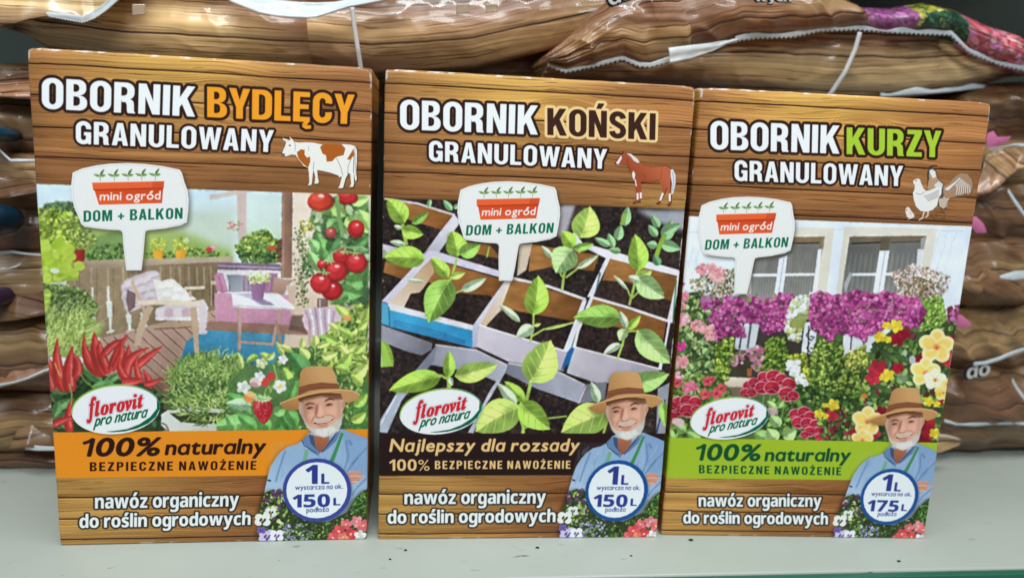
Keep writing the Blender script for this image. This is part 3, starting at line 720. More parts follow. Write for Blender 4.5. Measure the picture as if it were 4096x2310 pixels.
    a.fill([(92, 372), (120, 352), (160, 356), (196, 488), (160, 500), (112, 482)], (188, 118, 150)); a.line([(128, 372), (156, 492)], 6, (150, 84, 118), .8); a.line([(150, 364), (180, 484)], 5, (220, 160, 186), .8)
    a.fill([(184, 366), (290, 364), (306, 480), (226, 490)], (112, 118, 130), grad=((150, 156, 166), (200, 370), (290, 470)))
    a.fill([(468, 420), (500, 352), (560, 356), (530, 496), (455, 500)], (156, 100, 132)); a.line([(510, 366), (490, 490)], 6, (206, 168, 190), .7)
    a.fill([(530, 380), (620, 400), (684, 398), (640, 440), (604, 510), (520, 506)], (188, 146, 126), grad=((160, 118, 98), (560, 380), (600, 500)))
    a.fill([(98, 498), (665, 512), (668, 732), (400, 728), (104, 706)], (206, 142, 168), grad=((190, 122, 150), (380, 510), (380, 730)), tex=.06)
    a.fill([(620, 440), (700, 450), (690, 500), (665, 760), (640, 520)], (206, 174, 150)); a.line([(70, 420), (110, 424)], 26, (206, 176, 146)); a.line([(80, 440), (80, 590)], 18, (180, 150, 120)); a.line([(86, 440), (86, 590)], 6, (40, 32, 28))
    a.fill([(60, 700), (665, 735), (800, 760), (790, 808), (30, 768)], (140, 100, 82), .9); a.fill([(660, 660), (760, 660), (790, 800), (640, 770)], (84, 60, 52), .8, soft=4)
    # table
    a.line([(275, 600), (280, 760), (278, 920)], 27, (182, 146, 128)); a.line([(574, 620), (552, 740), (518, 890)], 24, (184, 148, 128)); a.line([(548, 700), (585, 890)], 22, (160, 124, 106)); a.line([(285, 856), (525, 872)], 20, (186, 150, 132))
    a.line([(268, 600), (270, 920)], 6, (120, 92, 78), .5)
    a.fill([(218, 494), (300, 490), (560, 500), (684, 600), (678, 622), (300, 606), (232, 598)], (232, 230, 234))
    a.fill([(250, 500), (420, 500), (470, 560), (540, 590), (430, 584), (380, 550), (300, 520)], (170, 162, 186), .8, soft=3)
    a.fill([(370, 540), (460, 545), (545, 590), (440, 586)], (120, 96, 130), .8, soft=3)
    a.line([(224, 590), (480, 604), (680, 620)], 8, (176, 170, 178), .9)
    a.fill([(356, 424), (472, 420), (452, 546), (412, 556), (376, 546)], (154, 108, 150), grad=((118, 76, 116), (360, 480), (470, 480)))
    a.scatter([(330, 380), (380, 350), (440, 340), (500, 360), (500, 410), (430, 432), (350, 424)], 170, 20, [(214, 222, 140), (188, 204, 90), (236, 236, 220), (150, 170, 60)])
    a.scatter([(340, 330), (500, 330), (500, 370), (340, 380)], 60, 16, [(240, 240, 236), (226, 232, 210)])
    # striped cushion on the right
    a.fill([(738, 690), (760, 640), (820, 604), (930, 596), (1010, 620), (1060, 700), (1010, 800), (880, 850), (800, 812), (760, 760)], (206, 176, 186))
    for i in range(7):
        t = i/7; a.line([(760+t*250, 600+abs(t-.4)*60), (790+t*200, 700), (800+t*210, 830-t*30)], 15, (236, 232, 236) if i % 2 else (170, 130, 148), .9)
        a.line([(772+t*250, 602+abs(t-.4)*60), (802+t*200, 700), (812+t*210, 830-t*30)], 5, (150, 150, 186), .6)
    a.line([(785, 770), (795, 880)], 16, (186, 152, 126)); a.fill([(850, 540), (930, 540), (930, 600), (850, 606)], (120, 90, 80)); a.line([(870, 550), (870, 600)], 8, (220, 210, 200)); a.fill([(980, 500), (1250, 520), (1250, 640), (1000, 620)], (170, 150, 90), .6, soft=10)
    # left greenery
    a.use(A3)
    a.use(A1); a.fill([(150, 1300), (250, 1280), (420, 1350), (560, 1450), (150, 1460)], (150, 184, 60), soft=4)
    a.use(A3)
    a.fill([(70, -80), (220, -90), (380, -20), (420, 170), (340, 300), (390, 400), (220, 420), (80, 430)], (148, 182, 50), soft=3)
    a.scatter([(80, -110), (200, -120), (400, -60), (430, 150), (360, 180), (330, 260), (90, 260)], 260, 40, [(160, 194, 48), (184, 214, 62), (120, 150, 50), (96, 120, 46), (200, 220, 90)], el=1.5, shadow=.35)
    a.scatter([(250, -60), (430, -40), (520, 130), (440, 190), (380, 180)], 150, 26, [(140, 170, 60), (110, 136, 52), (186, 200, 90), (90, 110, 60)], shadow=.3)
    a.fill([(356, 184), (432, 180), (428, 268), (340, 272)], (176, 48, 36), grad=((130, 30, 26), (360, 220), (440, 220)))
    for _ in range(46):
        x, y = 100+r.random()*200, 130+r.random()*290
        a.ell(x, y, 34+16*r.random(), 26+12*r.random(), [(170, 204, 46), (186, 216, 66), (150, 186, 40)][r.integers(3)], r.random()*3); a.line([(x-20, y+10), (x+20, y-8)], 3, (120, 150, 40), .5)
    for x, y in ((300, 200), (320, 180), (390, 300), (350, 350), (270, 320), (300, 260), (330, 230)): a.ell(x, y, 40, 34, (180, 210, 56), .4); a.line([(x-26, y+12), (x+26, y-12)], 4, (140, 172, 44), .6)
    a.ell(215, 335, 36, 18, (206, 222, 226), .1, .8)
    bush = [(100, 440), (200, 430), (330, 440), (430, 480), (500, 540), (530, 620), (460, 690), (300, 700), (110, 700)]
    a.fill(bush, (84, 110, 52)); a.scatter(bush, 520, 28, [(120, 148, 70), (96, 126, 62), (148, 174, 88), (66, 90, 46), (170, 190, 110)], shadow=.35)
    a.scatter([(120, 480), (180, 490), (170, 640), (110, 640)], 60, 40, [(176, 206, 60), (150, 186, 60)], el=1.5)
    a.fill([(100, 690), (500, 680), (560, 760), (450, 960), (150, 960)], (136, 160, 70))
    for _ in range(420):
        x, y = 120+r.random()*330, 660+r.random()*290; an = -1.3+r.normal()*.45; L = 60+90*r.random()
        a.line([(x, y), (x+math.cos(an)*L*.5, y+math.sin(an)*L*.5), (x+math.cos(an+.25)*L, y+math.sin(an+.25)*L)], 7, [(184, 204, 90), (150, 178, 70), (110, 140, 56), (206, 218, 130), (84, 112, 48)][r.integers(5)], w2=2)
    for k in range(14):
        x, y = 430+r.random()*60, 760+r.random()*60; a.line([(x, y), (x+90+60*r.random(), y-60-60*r.random()+20)], 4, (186, 200, 110), w2=2)
    # peppers and their leaves
    a.fill([(150, 1120), (360, 1060), (560, 1090), (700, 1130), (900, 1160), (1000, 1250), (1000, 1500), (170, 1560)], (40, 62, 36))
    a.scatter([(170, 1130), (360, 1050), (620, 1120), (700, 1180), (1000, 1230), (1000, 1500), (180, 1520)], 160, 70, DG+[(90, 140, 70)], el=2.2, shadow=.4)
    for l in ((560, 1150, 350, 990, 90), (620, 1160, 480, 1180, 70), (200, 1330, 330, 1260, 80), (190, 1420, 250, 1280, 90), (330, 1200, 170, 1190, 90), (200, 1450, 330, 1330, 80), (600, 1130, 680, 1080, 60)): a.leaf(*l, (78, 128, 66), curl=.1)
    RD = (204, 50, 44)
    def pep(p, w, c=RD):
        p = np.array(p, float); t = np.linspace(0, 1, 9)[:, None]
        q = (1-t)**2*p[0] + 2*t*(1-t)*p[1] + t*t*p[2]; d = np.gradient(q, axis=0); d /= np.hypot(d[:, 0], d[:, 1])[:, None]; n = np.stack([-d[:, 1], d[:, 0]], 1)
        ww = w*np.array([.75, 1, 1.05, 1, .9, .75, .55, .32, .08])[:, None]/2; c = np.array(c, float)
        a.fill(np.concatenate([q+n*ww, (q-n*ww)[::-1]]), c*.78); a.fill(np.concatenate([q+n*ww*.75, (q-n*ww*.35)[::-1]]), c)
        a.line(q[1:-1]+n[1:-1]*ww[1:-1]*.35, w*.13, (244, 150, 140), .75, w2=w*.04, soft=1)
    for p, w in ((((300, 1190), (170, 1060), (160, 940)), 90), (((290, 1200), (210, 1050), (235, 820)), 90), (((330, 1210), (300, 1050), (345, 880)), 100), (((360, 1110), (420, 1010), (340, 930)), 70),
                 (((200, 1200), (170, 1120), (165, 1040)), 70), (((570, 1080), (420, 1020), (425, 800)), 90), (((580, 1090), (500, 930), (500, 780)), 110), (((600, 1070), (520, 900), (540, 840)), 70),
                 (((560, 960), (620, 850), (740, 830)), 56), (((620, 1060), (660, 900), (740, 795)), 60), (((640, 1040), (720, 930), (690, 830)), 60), (((700, 1080), (750, 960), (745, 870)), 60),
                 (((730, 1130), (700, 960), (895, 895)), 84), (((790, 1040), (880, 960), (995, 880)), 62), (((760, 1140), (650, 1060), (690, 960)), 56), (((840, 1150), (790, 1060), (805, 955)), 50),
                 (((900, 1190), (900, 1120), (850, 1050)), 56), (((860, 1160), (930, 1160), (1000, 1108)), 46), (((700, 1140), (790, 1150), (860, 1120)), 70), (((330, 1500), (290, 1380), (350, 1250)), 66), (((190, 1460), (290, 1390), (370, 1400)), 56)): pep(p, w)
    a.line([(215, 1000), (250, 1090)], 8, (220, 190, 60)); a.line([(250, 1090), (262, 1110)], 4, (220, 190, 60)); a.line([(400, 1080), (440, 1140), (520, 1200)], 9, (120, 156, 60)); a.line([(320, 1150), (340, 1230), (335, 1300)], 8, (150, 180, 80))
    a.line([(480, 780), (500, 700)], 8, (120, 150, 60), .0)
    # potted rosemary
    a.use(A4)
    bed = [(-130, 960), (0, 930), (120, 960), (260, 1030), (380, 1120), (420, 1260), (330, 1400), (100, 1520), (-180, 1500), (-260, 1300)]
    a.fill(bed, (66, 100, 46)); a.use(A5)
    a.fill([(1020, 330), (1080, 290), (1250, 260), (1600, 300), (1640, 480), (1090, 480), (1020, 420)], (214, 216, 206), grad=((176, 180, 166), (1100, 300), (1600, 400)))
    a.line([(1024, 400), (1060, 420), (1084, 470)], 14, (100, 104, 90)); a.fill([(1090, 320), (1300, 310), (1640, 330), (1640, 405), (1350, 412), (1180, 396)], (50, 58, 34)); a.use(A4)
    for _ in range(1500):
        q = r.random(); x = -230+640*r.random(); y = 930+520*r.random()
        ex = ((x-90)/350)**2 + ((y-1185)/245)**2
        if ex > 1: continue
        an = math.atan2(y-1360, x-80)+r.normal()*.8; L = 44+30*r.random()
        a.line([(x, y), (x+math.cos(an)*L*.5, y+math.sin(an)*L*.5), (x+math.cos(an+.3)*L, y+math.sin(an+.3)*L)], 10.5, [(134, 168, 66), (108, 142, 56), (166, 194, 92), (78, 110, 48), (190, 210, 120), (54, 80, 40)][r.integers(6)], w2=4)
    for _ in range(90):
        x = -260+620*r.random(); y = 940+60*r.random()+abs(x-60)*.25; a.line([(x, y+60), (x+r.normal()*12, y-40)], 5, (110, 148, 64), w2=2)
    # herbs right
    hb = [(560, 960), (640, 900), (780, 900), (900, 800), (1010, 740), (1060, 640), (1225, 560), (1225, 1500), (380, 1500), (420, 1280), (500, 1100)]
    a.fill(hb, (88, 128, 56)); a.fill([(560, 960), (760, 920), (840, 1060), (760, 1250), (600, 1300)], (60, 104, 50), .8, soft=10)
    a.fill(hb, (60, 92, 44), .7); a.scatter(hb, 620, 42, [(120, 160, 70), (96, 140, 62), (150, 186, 86), (72, 112, 52)], el=2.2, shadow=.35)
    a.scatter([(900, 800), (1060, 640), (1225, 560), (1225, 1050), (900, 1050)], 230, 52, [(170, 196, 80), (190, 212, 100), (150, 180, 66), (130, 160, 60)], el=2.4, shadow=.3)
    a.fill([(1120, 1240), (1228, 1200), (1228, 1500), (1100, 1500)], (60, 120, 50), .7, soft=8)
    for x, y, tx, ty, w in ((1115, 590, 1100, 480, 46), (1130, 600, 1225, 520, 54), (1080, 700, 980, 590, 66), (1200, 700, 1225, 590, 60), (830, 900, 830, 800, 66), (840, 890, 960, 850, 50), (730, 900, 745, 825, 50), (600, 960, 545, 850, 46), (660, 930, 570, 880, 50), (880, 960, 1000, 940, 70), (900, 800, 1010, 870, 60), (1000, 780, 930, 720, 50), (1110, 830, 1000, 760, 60), (1150, 760, 1225, 700, 60),
                            (1080, 980, 1010, 880, 60), (1120, 940, 1215, 860, 60), (1010, 1040, 1100, 940, 90), (1100, 1120, 1225, 1020, 100), (1090, 1080, 980, 1040, 80), (1180, 1180, 1100, 1100, 80), (640, 1180, 600, 1040, 90), (420, 960, 330, 1000, 60), (500, 990, 430, 940, 60), (480, 980, 540, 930, 50), (300, 1060, 270, 930, 40), (780, 1000, 720, 900, 80), (1120, 1330, 1220, 1240, 80), (1100, 1440, 1210, 1380, 80)):
        a.leaf(x, y, tx, ty, w, [(160, 196, 74), (140, 180, 66), (176, 206, 92)][r.integers(3)], curl=.12)
    a.leaf(780, 1140, 650, 930, 150, (70, 130, 60), curl=.1); a.leaf(620, 1200, 760, 1110, 100, (90, 146, 66)); a.leaf(700, 1290, 600, 1130, 100, (84, 140, 66))
    a.line([(830, 990), (838, 880)], 9, (150, 180, 90)); a.line([(1120, 640), (1118, 590)], 9, (190, 206, 120)); a.ell(1070, 682, 34, 22, (230, 150, 70), .3, .9)
    # strawberries
    a.use(A6)
    a.fill([(120, 60), (260, -60), (520, -100), (640, 80), (620, 300), (730, 480), (30, 480), (20, 420), (130, 320)], (76, 116, 56), .85, soft=6)
    for l in ((300, 300, 100, 160, 120), (320, 330, 100, 240, 130), (340, 420, 10, 430, 170), (360, 470, 200, 340, 110), (470, 470, 360, 350, 110), (520, 470, 640, 330, 120), (640, 470, 560, 330, 100), (700, 440, 560, 230, 120), (620, 230, 690, 60, 130), (180, 470, 100, 330, 90), (500, 330, 620, 260, 100)): a.leaf(*l, [(84, 150, 64), (110, 172, 84), (66, 128, 54)][r.integers(3)], curl=.08)
    a.leaf(320, 260, 110, 240, 110, (150, 198, 140))
    a.line([(480, 150), (440, 60), (380, -40)], 9, (160, 186, 84)); a.line([(470, 160), (530, 30), (500, -80)], 9, (160, 186, 84)); a.line([(420, 190), (440, 120), (520, 90)], 8, (150, 180, 80))
    a.ell(300, 190, 50, 50, (236, 130, 60), .2); a.ell(310, 170, 50, 24, (226, 206, 120), .2, .8); a.ell(430, 70, 40, 36, (210, 60, 50)); a.ell(480, 20, 34, 36, (200, 50, 50)); a.ell(350, 70, 50, 40, (226, 196, 190), .3); a.ell(340, 90, 36, 22, (190, 130, 130), .3, .8)
    a.flower(250, 110, 60, (230, 236, 230), (190, 206, 150), 5); a.flower(385, 20, 46, (232, 236, 232), None, 5); a.flower(400, -90, 50, (214, 226, 160), (230, 226, 180)); a.flower(580, -120, 44, (240, 240, 236), None)
    a.fill([(326, 262), (345, 222), (410, 205), (470, 215), (495, 260), (488, 330), (450, 400), (420, 418), (385, 395), (345, 330)], (200, 38, 44), grad=((160, 20, 30), (340, 260), (480, 380)))
    for _ in range(46):
        x, y = 340+140*r.random(), 230+160*r.random()
        if abs(x-412) < 78-(y-230)*.35: a.ell(x, y, 3.4, 4.4, (240, 150, 110), 0, .8)
    a.ell(370, 265, 16, 34, (240, 130, 130), .3, .5, soft=4)
    for an in np.linspace(.2, 2.9, 7): a.leaf(410, 200, 410+math.cos(an)*86, 196+math.sin(an)*46, 26, (188, 210, 140), det=False)
    for an in (-.5, -1.2, -2.2, 3.4): a.leaf(410, 200, 410+math.cos(an)*70, 200+math.sin(an)*40, 24, (150, 186, 110), det=False)
    a.flower(556, 105, 56, (240, 242, 240), (238, 204, 60), 5, rot=.5, mr=.34, sq=1)
    # tomatoes
    a.use(A4)
    a.fill([(820, 60), (900, -50), (1230, -130), (1230, 560), (1040, 600), (960, 560), (900, 380), (820, 260), (800, 160)], (72, 108, 58), soft=3)
    a.scatter([(840, 60), (920, -40), (1225, -130), (1225, 560), (1060, 590), (980, 560), (920, 380), (840, 240)], 110, 66, [(96, 146, 76), (130, 176, 108), (66, 100, 56), (52, 80, 50), (160, 190, 140)], el=1.7, shadow=.35)
    for l in ((900, 240, 850, 60, 110), (930, 200, 1000, 60, 110), (860, 340, 780, 180, 80), (1180, 120, 1060, 40, 90), (1200, 330, 1080, 380, 90), (1060, 420, 1225, 400, 130), (1000, 460, 1180, 520, 120), (1080, 520, 940, 580, 90), (1210, 460, 1225, 330, 90), (960, 20, 920, -80, 80), (1130, 140, 1225, 90, 80), (850, 200, 790, 100, 80)): a.leaf(*l, [(92, 150, 70), (120, 172, 96), (70, 118, 58)][r.integers(3)], curl=.1)
    a.use(A2)
    a.fill([(930, 1160), (1320, 1165), (1320, 1453), (1000, 1453), (880, 1330)], (84, 122, 64), soft=4)
    a.scatter([(900, 1160), (1320, 1160), (1320, 1453), (1000, 1453), (900, 1330)], 70, 70, [(110, 160, 84), (140, 186, 110), (76, 112, 60), (60, 90, 56), (166, 196, 140)], el=1.7, shadow=.35)
    for l in ((1180, 1190, 1325, 1160, 90), (1300, 1380, 1250, 1250, 120), (1100, 1250, 960, 1280, 80), (1090, 1330, 1010, 1400, 90), (1160, 1300, 1230, 1400, 90), (1060, 1200, 1150, 1300, 110), (1250, 1330, 1325, 1420, 80)): a.leaf(*l, [(130, 180, 70), (110, 164, 80), (150, 196, 90)][r.integers(3)], curl=.1)
    def tom(x, y, q, c=(206, 36, 38), sq=1.0):
        c = np.array(c, float)
        a.ell(x+q*.04, y+q*.06, q*1.04, q*1.02*sq, c*.45, 0, .6, soft=3); a.ell(x, y, q, q*.97*sq, c*.74); a.ell(x-q*.06, y-q*.08, q*.86, q*.82*sq, c, 0, .9, soft=5); a.ell(x-q*.2, y-q*.3, q*.5, q*.36*sq, np.minimum(c*1.25+20, 250), 0, .7, soft=5)
        a.ell(x+q*.05, y-q*.42, q*.24, q*.13, (252, 226, 220), .1, .9, soft=1)
    tom(965, 1190, 96, (222, 56, 36), .74); tom(1160, 1160, 78, (200, 34, 36), .66); tom(1225, 1390, 60, (206, 40, 36), 1.1); tom(1040, 1420, 40, (196, 70, 60))
    a.line([(1085, 1145), (1100, 1300), (1130, 1453)], 28, (120, 166, 90)); a.ell(950, 1300, 24, 30, (196, 206, 150), .3, .8)
    a.use(A4)
    tom(1140, 20, 52, (206, 34, 36), 1.1)
    tom(885, 290, 36); tom(845, 420, 48); tom(958, 480, 78, (176, 26, 32), .92); tom(1030, 226, 66); tom(878, 424, 78); tom(992, 336, 78); tom(1136, 276, 78)
    a.line([(900, 270), (940, 215), (1030, 165), (1180, 165), (1225, 190)], 17, (130, 174, 108)); a.line([(1010, 130), (1090, 170), (1190, 190)], 14, (120, 166, 98))
    for cx, cy in ((1130, 200), (905, 345), (940, 260), (1060, 190)):
        for an in (.3, 1.1, 2.0, 2.9, 4.4): a.leaf(cx, cy, cx+math.cos(an)*48, cy+math.sin(an)*34, 13, (140, 184, 100), det=False)
    a.use(A3)
    for x in (958, 1122):
        a.scatter([(x-55, 120), (x, 90), (x+60, 120), (x+50, 190), (x-50, 190)], 120, 20, [(190, 206, 60), (206, 218, 90), (160, 180, 50)], shadow=.2)
        a.fill([(x-40, 186), (x+42, 186), (x+32, 250 if x < 1000 else 246), (x-28, 250 if x < 1000 else 246)], (246, 176, 44), grad=((226, 146, 24), (x-40, 200), (x+40, 200)))
    a.ell(1165, 112, 16, 16, (220, 230, 226), 0, .7, soft=3)

def photo_two(a):
    a.use(B3); r = a.rng
    a.fill([(0, 52), (1740, 132), (1700, 1420), (0, 1400)], (50, 40, 37), tex=.45, tc=(10, 12))
    a.scatter([(0, 60), (1740, 132), (1700, 1400), (0, 1390)], 2200, 13, [(36, 28, 26), (74, 58, 50), (98, 76, 64), (28, 24, 24), (60, 46, 40)], el=1.4)
    LAV = (214, 208, 220); BR = (170, 116, 60); GR = (150, 150, 164)
    def brown(p, g=((128, 78, 36))):
        a.fill(p, BR, grad=(g, p[0], p[2]), tex=.10, tc=(12, 40))
    # cartons of cut-down boxes
    brown([(120, 70), (440, 152), (385, 240), (190, 180)]); a.line([(55, 60), (240, 90), (445, 155)], 13, (206, 196, 190))
    a.fill([(440, 150), (478, 190), (330, 400), (270, 372), (360, 250)], (222, 218, 226), grad=((180, 176, 190), (400, 200), (300, 380)))
    a.fill([(40, 310), (290, 372), (300, 420), (42, 360)], (206, 200, 210)); brown([(60, 410), (240, 440), (190, 520), (50, 470)])
    brown([(470, 300), (640, 320), (700, 400), (520, 360)])
    brown([(862, 318), (1240, 380), (1210, 470), (1000, 440), (850, 470)], (140, 88, 42))
    a.fill([(800, 318), (872, 316), (838, 460), (786, 496)], (216, 196, 170)); a.fill([(1000, 110), (1110, 100), (1050, 290), (990, 260)], (196, 190, 200), .8, soft=6)
    a.fill([(1160, 340), (1180, 320), (1680, 466), (1676, 500), (1280, 400)], (228, 226, 236)); a.fill([(1100, 240), (1160, 330), (1130, 370), (1090, 300)], (226, 222, 230))
    brown([(1295, 398), (1668, 502), (1640, 690), (1255, 520)]); a.fill([(1255, 520), (1400, 530), (1640, 640), (1610, 745), (1200, 612)], (62, 46, 40), tex=.4)
    a.fill([(1285, 380), (1305, 388), (1205, 612), (1172, 612)], (226, 224, 232)); a.fill([(1240, 470), (1250, 480), (1222, 600), (1214, 600)], (40, 90, 80), .7)
    a.fill([(1676, 470), (1690, 474), (1640, 760), (1612, 745)], (226, 224, 230)); a.line([(1664, 520), (1645, 740)], 7, (60, 130, 80))
    # blue carton
    brown([(318, 398), (728, 520), (640, 640), (280, 520)]); a.fill([(312, 400), (75, 640), (168, 672), (270, 560), (330, 470)], (226, 206, 184), grad=((196, 160, 120), (100, 650), (320, 450)))
    a.fill([(200, 590), (300, 575), (640, 600), (660, 640), (540, 762), (160, 672)], (50, 38, 34), tex=.5, tc=(8, 8))
    a.fill([(300, 352), (330, 350), (735, 478), (732, 512), (318, 395), (300, 410), (76, 642), (38, 630)], (212, 206, 222))
    a.fill([(712, 530), (732, 505), (700, 620), (600, 740), (575, 768), (570, 885), (535, 890), (540, 770)], (206, 204, 220), grad=((170, 170, 194), (600, 700), (550, 880)))
    a.fill([(75, 640), (545, 764), (540, 796), (80, 678)], (226, 220, 224)); a.fill([(78, 676), (540, 794), (540, 888), (86, 772)], (62, 164, 210), grad=((44, 140, 192), (100, 700), (500, 880)))
    a.fill([(38, 634), (76, 642), (82, 768), (34, 752)], (84, 176, 214)); a.line([(80, 660), (84, 770)], 5, (36, 110, 150))
    for i in range(4): a.line([(105, 742+i*12-8), (330, 800+i*12-8), (500, 850+i*6)], 3.4, (36, 84, 140), .8)
    a.fill([(34, 758), (120, 790), (320, 862), (315, 900), (260, 930), (180, 910), (34, 850)], (160, 158, 170), grad=((120, 118, 130), (60, 780), (200, 930)))
    # middle carton
    brown([(745, 506), (1155, 625), (1110, 745), (690, 690)]); a.fill([(660, 720), (720, 672), (850, 700), (1105, 745), (1040, 908), (650, 790)], (48, 36, 33), tex=.5, tc=(8, 8))
    a.fill([(742, 500), (760, 510), (690, 690), (610, 775), (578, 765)], (232, 222, 214), grad=((206, 176, 146), (740, 520), (620, 760)))
    a.line([(740, 500), (960, 552), (1166, 626)], 16, (232, 224, 226)); a.fill([(1150, 622), (1172, 630), (1080, 900), (1060, 918), (1040, 908)], (222, 222, 232))
    a.fill([(577, 762), (640, 780), (1062, 915), (1040, 1022), (900, 990), (740, 968), (565, 884)], (206, 196, 206), grad=((186, 176, 190), (600, 800), (1000, 1000)))
    a.line([(577, 762), (640, 784), (1062, 912)], 8, (240, 234, 236))
    a.fill([(1172, 640), (1140, 760), (1090, 960), (1025, 1022), (1060, 920), (1090, 880)], (40, 96, 160)); a.line([(1096, 930), (1064, 1028)], 14, (50, 160, 206))
    # right carton
    brown([(1205, 622), (1610, 748), (1590, 860), (1150, 748)]); a.fill([(1150, 750), (1300, 770), (1590, 850), (1565, 1010), (1115, 888)], (52, 38, 35), tex=.5, tc=(8, 8))
    a.line([(1195, 612), (1400, 672), (1622, 748)], 15, (230, 224, 230)); a.fill([(1190, 610), (1208, 618), (1130, 800), (1108, 895), (1090, 890), (1120, 780)], (230, 224, 226))
    a.fill([(1618, 745), (1632, 750), (1580, 1020), (1562, 1010), (1600, 860)], (226, 222, 228)); a.fill([(1105, 886), (1570, 1010), (1560, 1060), (1420, 1080), (1230, 1090), (1060, 1032)], (200, 192, 200), grad=((176, 168, 180), (1100, 900), (1400, 1080)))
    a.line([(1105, 888), (1570, 1010)], 8, (236, 230, 234))
    # grey pots in front
    a.fill([(345, 868), (560, 900), (735, 985), (690, 1085), (560, 1030), (270, 975)], GR, grad=((176, 176, 190), (300, 960), (700, 1000))); a.line([(335, 872), (560, 902), (735, 988)], 9, (196, 190, 196))
    a.fill([(735, 975), (760, 970), (1000, 1015), (1168, 1105), (1130, 1200), (900, 1120), (720, 1030)], (172, 172, 188), grad=((120, 120, 134), (1000, 1050), (760, 1080))); a.line([(738, 975), (1000, 1018), (1168, 1102)], 9, (206, 198, 200))
    a.fill([(735, 985), (720, 1030), (600, 1230), (545, 1362), (515, 1358), (640, 1120)], (190, 194, 206), grad=((150, 152, 168), (640, 1120), (700, 1150)))
    a.fill([(270, 960), (345, 870), (330, 960), (150, 1180), (70, 1358), (20, 1352), (22, 1300), (120, 1140)], (176, 184, 200), grad=((128, 134, 150), (150, 1150), (220, 1150)))
    a.line([(28, 1320), (120, 1150)], 6, (226, 232, 240)); a.fill([(1160, 1095), (1280, 1080), (1270, 1180), (1130, 1200)], (128, 126, 138)); a.line([(1165, 1105), (1125, 1200)], 5, (220, 214, 216))
    a.fill([(1560, 1120), (1640, 1080), (1640, 1380), (1550, 1370)], (176, 184, 200), .8); a.line([(1600, 1180), (1552, 1365)], 8, (40, 60, 120))
    # blurred far seedlings
    a.fill([(1440, 130), (1740, 136), (1700, 250), (1560, 200)], (176, 180, 190), .9, soft=10)
    for l in ((1380, 220, 1400, 110, 60), (1340, 300, 1360, 215, 60), (1320, 340, 1290, 260, 50), (1300, 330, 1215, 285, 44), (1570, 230, 1530, 160, 50), (1600, 300, 1640, 190, 80), (1560, 330, 1500, 320, 50), (1580, 320, 1690, 350, 70), (1590, 260, 1690, 210, 60), (1560, 280, 1510, 215, 50), (300, 110, 310, 60, 30), (430, 130, 380, 70, 40), (440, 120, 470, 90, 30)): a.leaf(*l, (130, 172, 120), det=False)
    a.line([(1362, 215), (1385, 150)], 22, (150, 186, 70), .9); a.line([(1545, 420), (1570, 340), (1600, 270)], 26, (140, 180, 60)); a.leaf(1570, 440, 1540, 380, 50, (90, 140, 90), det=False); a.line([(620, 390), (635, 330)], 10, (150, 190, 70)); a.leaf(1360, 360, 1290, 350, 40, (120, 160, 100), det=False)
    G = (150, 192, 68); G2 = (134, 178, 74); G3 = (172, 210, 92); P = (176, 206, 158)
    st = (166, 196, 86)
    for p, w in ((((178, 320), (165, 260), (155, 200)), 20), (((165, 312), (190, 260), (230, 230)), 14), (((405, 672), (412, 540), (455, 400)), 13), (((412, 620), (440, 590), (485, 570)), 11), (((858, 862), (875, 790), (878, 700)), 12), (((865, 830), (930, 790), (1100, 752)), 10), (((872, 800), (830, 760)), 9), (((1035, 575), (1045, 490), (1090, 345)), 15), (((1055, 505), (1100, 470), (1140, 440)), 12), (((1035, 500), (1020, 470)), 9),
                 (((1404, 658), (1430, 560), (1452, 470)), 15), (((1420, 620), (1450, 590), (1484, 568)), 11), (((1410, 610), (1395, 570), (1350, 530)), 10), (((1336, 962), (1365, 880), (1388, 790)), 12), (((1385, 805), (1420, 800), (1460, 806)), 12), (((1375, 880), (1340, 878), (1310, 885)), 9), (((410, 1112), (412, 1080), (402, 1040)), 24), (((395, 1060), (370, 1042), (345, 1040)), 14), (((818, 1365), (826, 1230), (862, 1080)), 19), (((822, 1225), (800, 1205), (770, 1215)), 13), (((818, 1330), (790, 1260), (770, 1230)), 12), (((830, 1335), (880, 1300), (960, 1280), (1060, 1270)), 9), (((1260, 1365), (1285, 1290)), 12)): a.line(p, w, st)
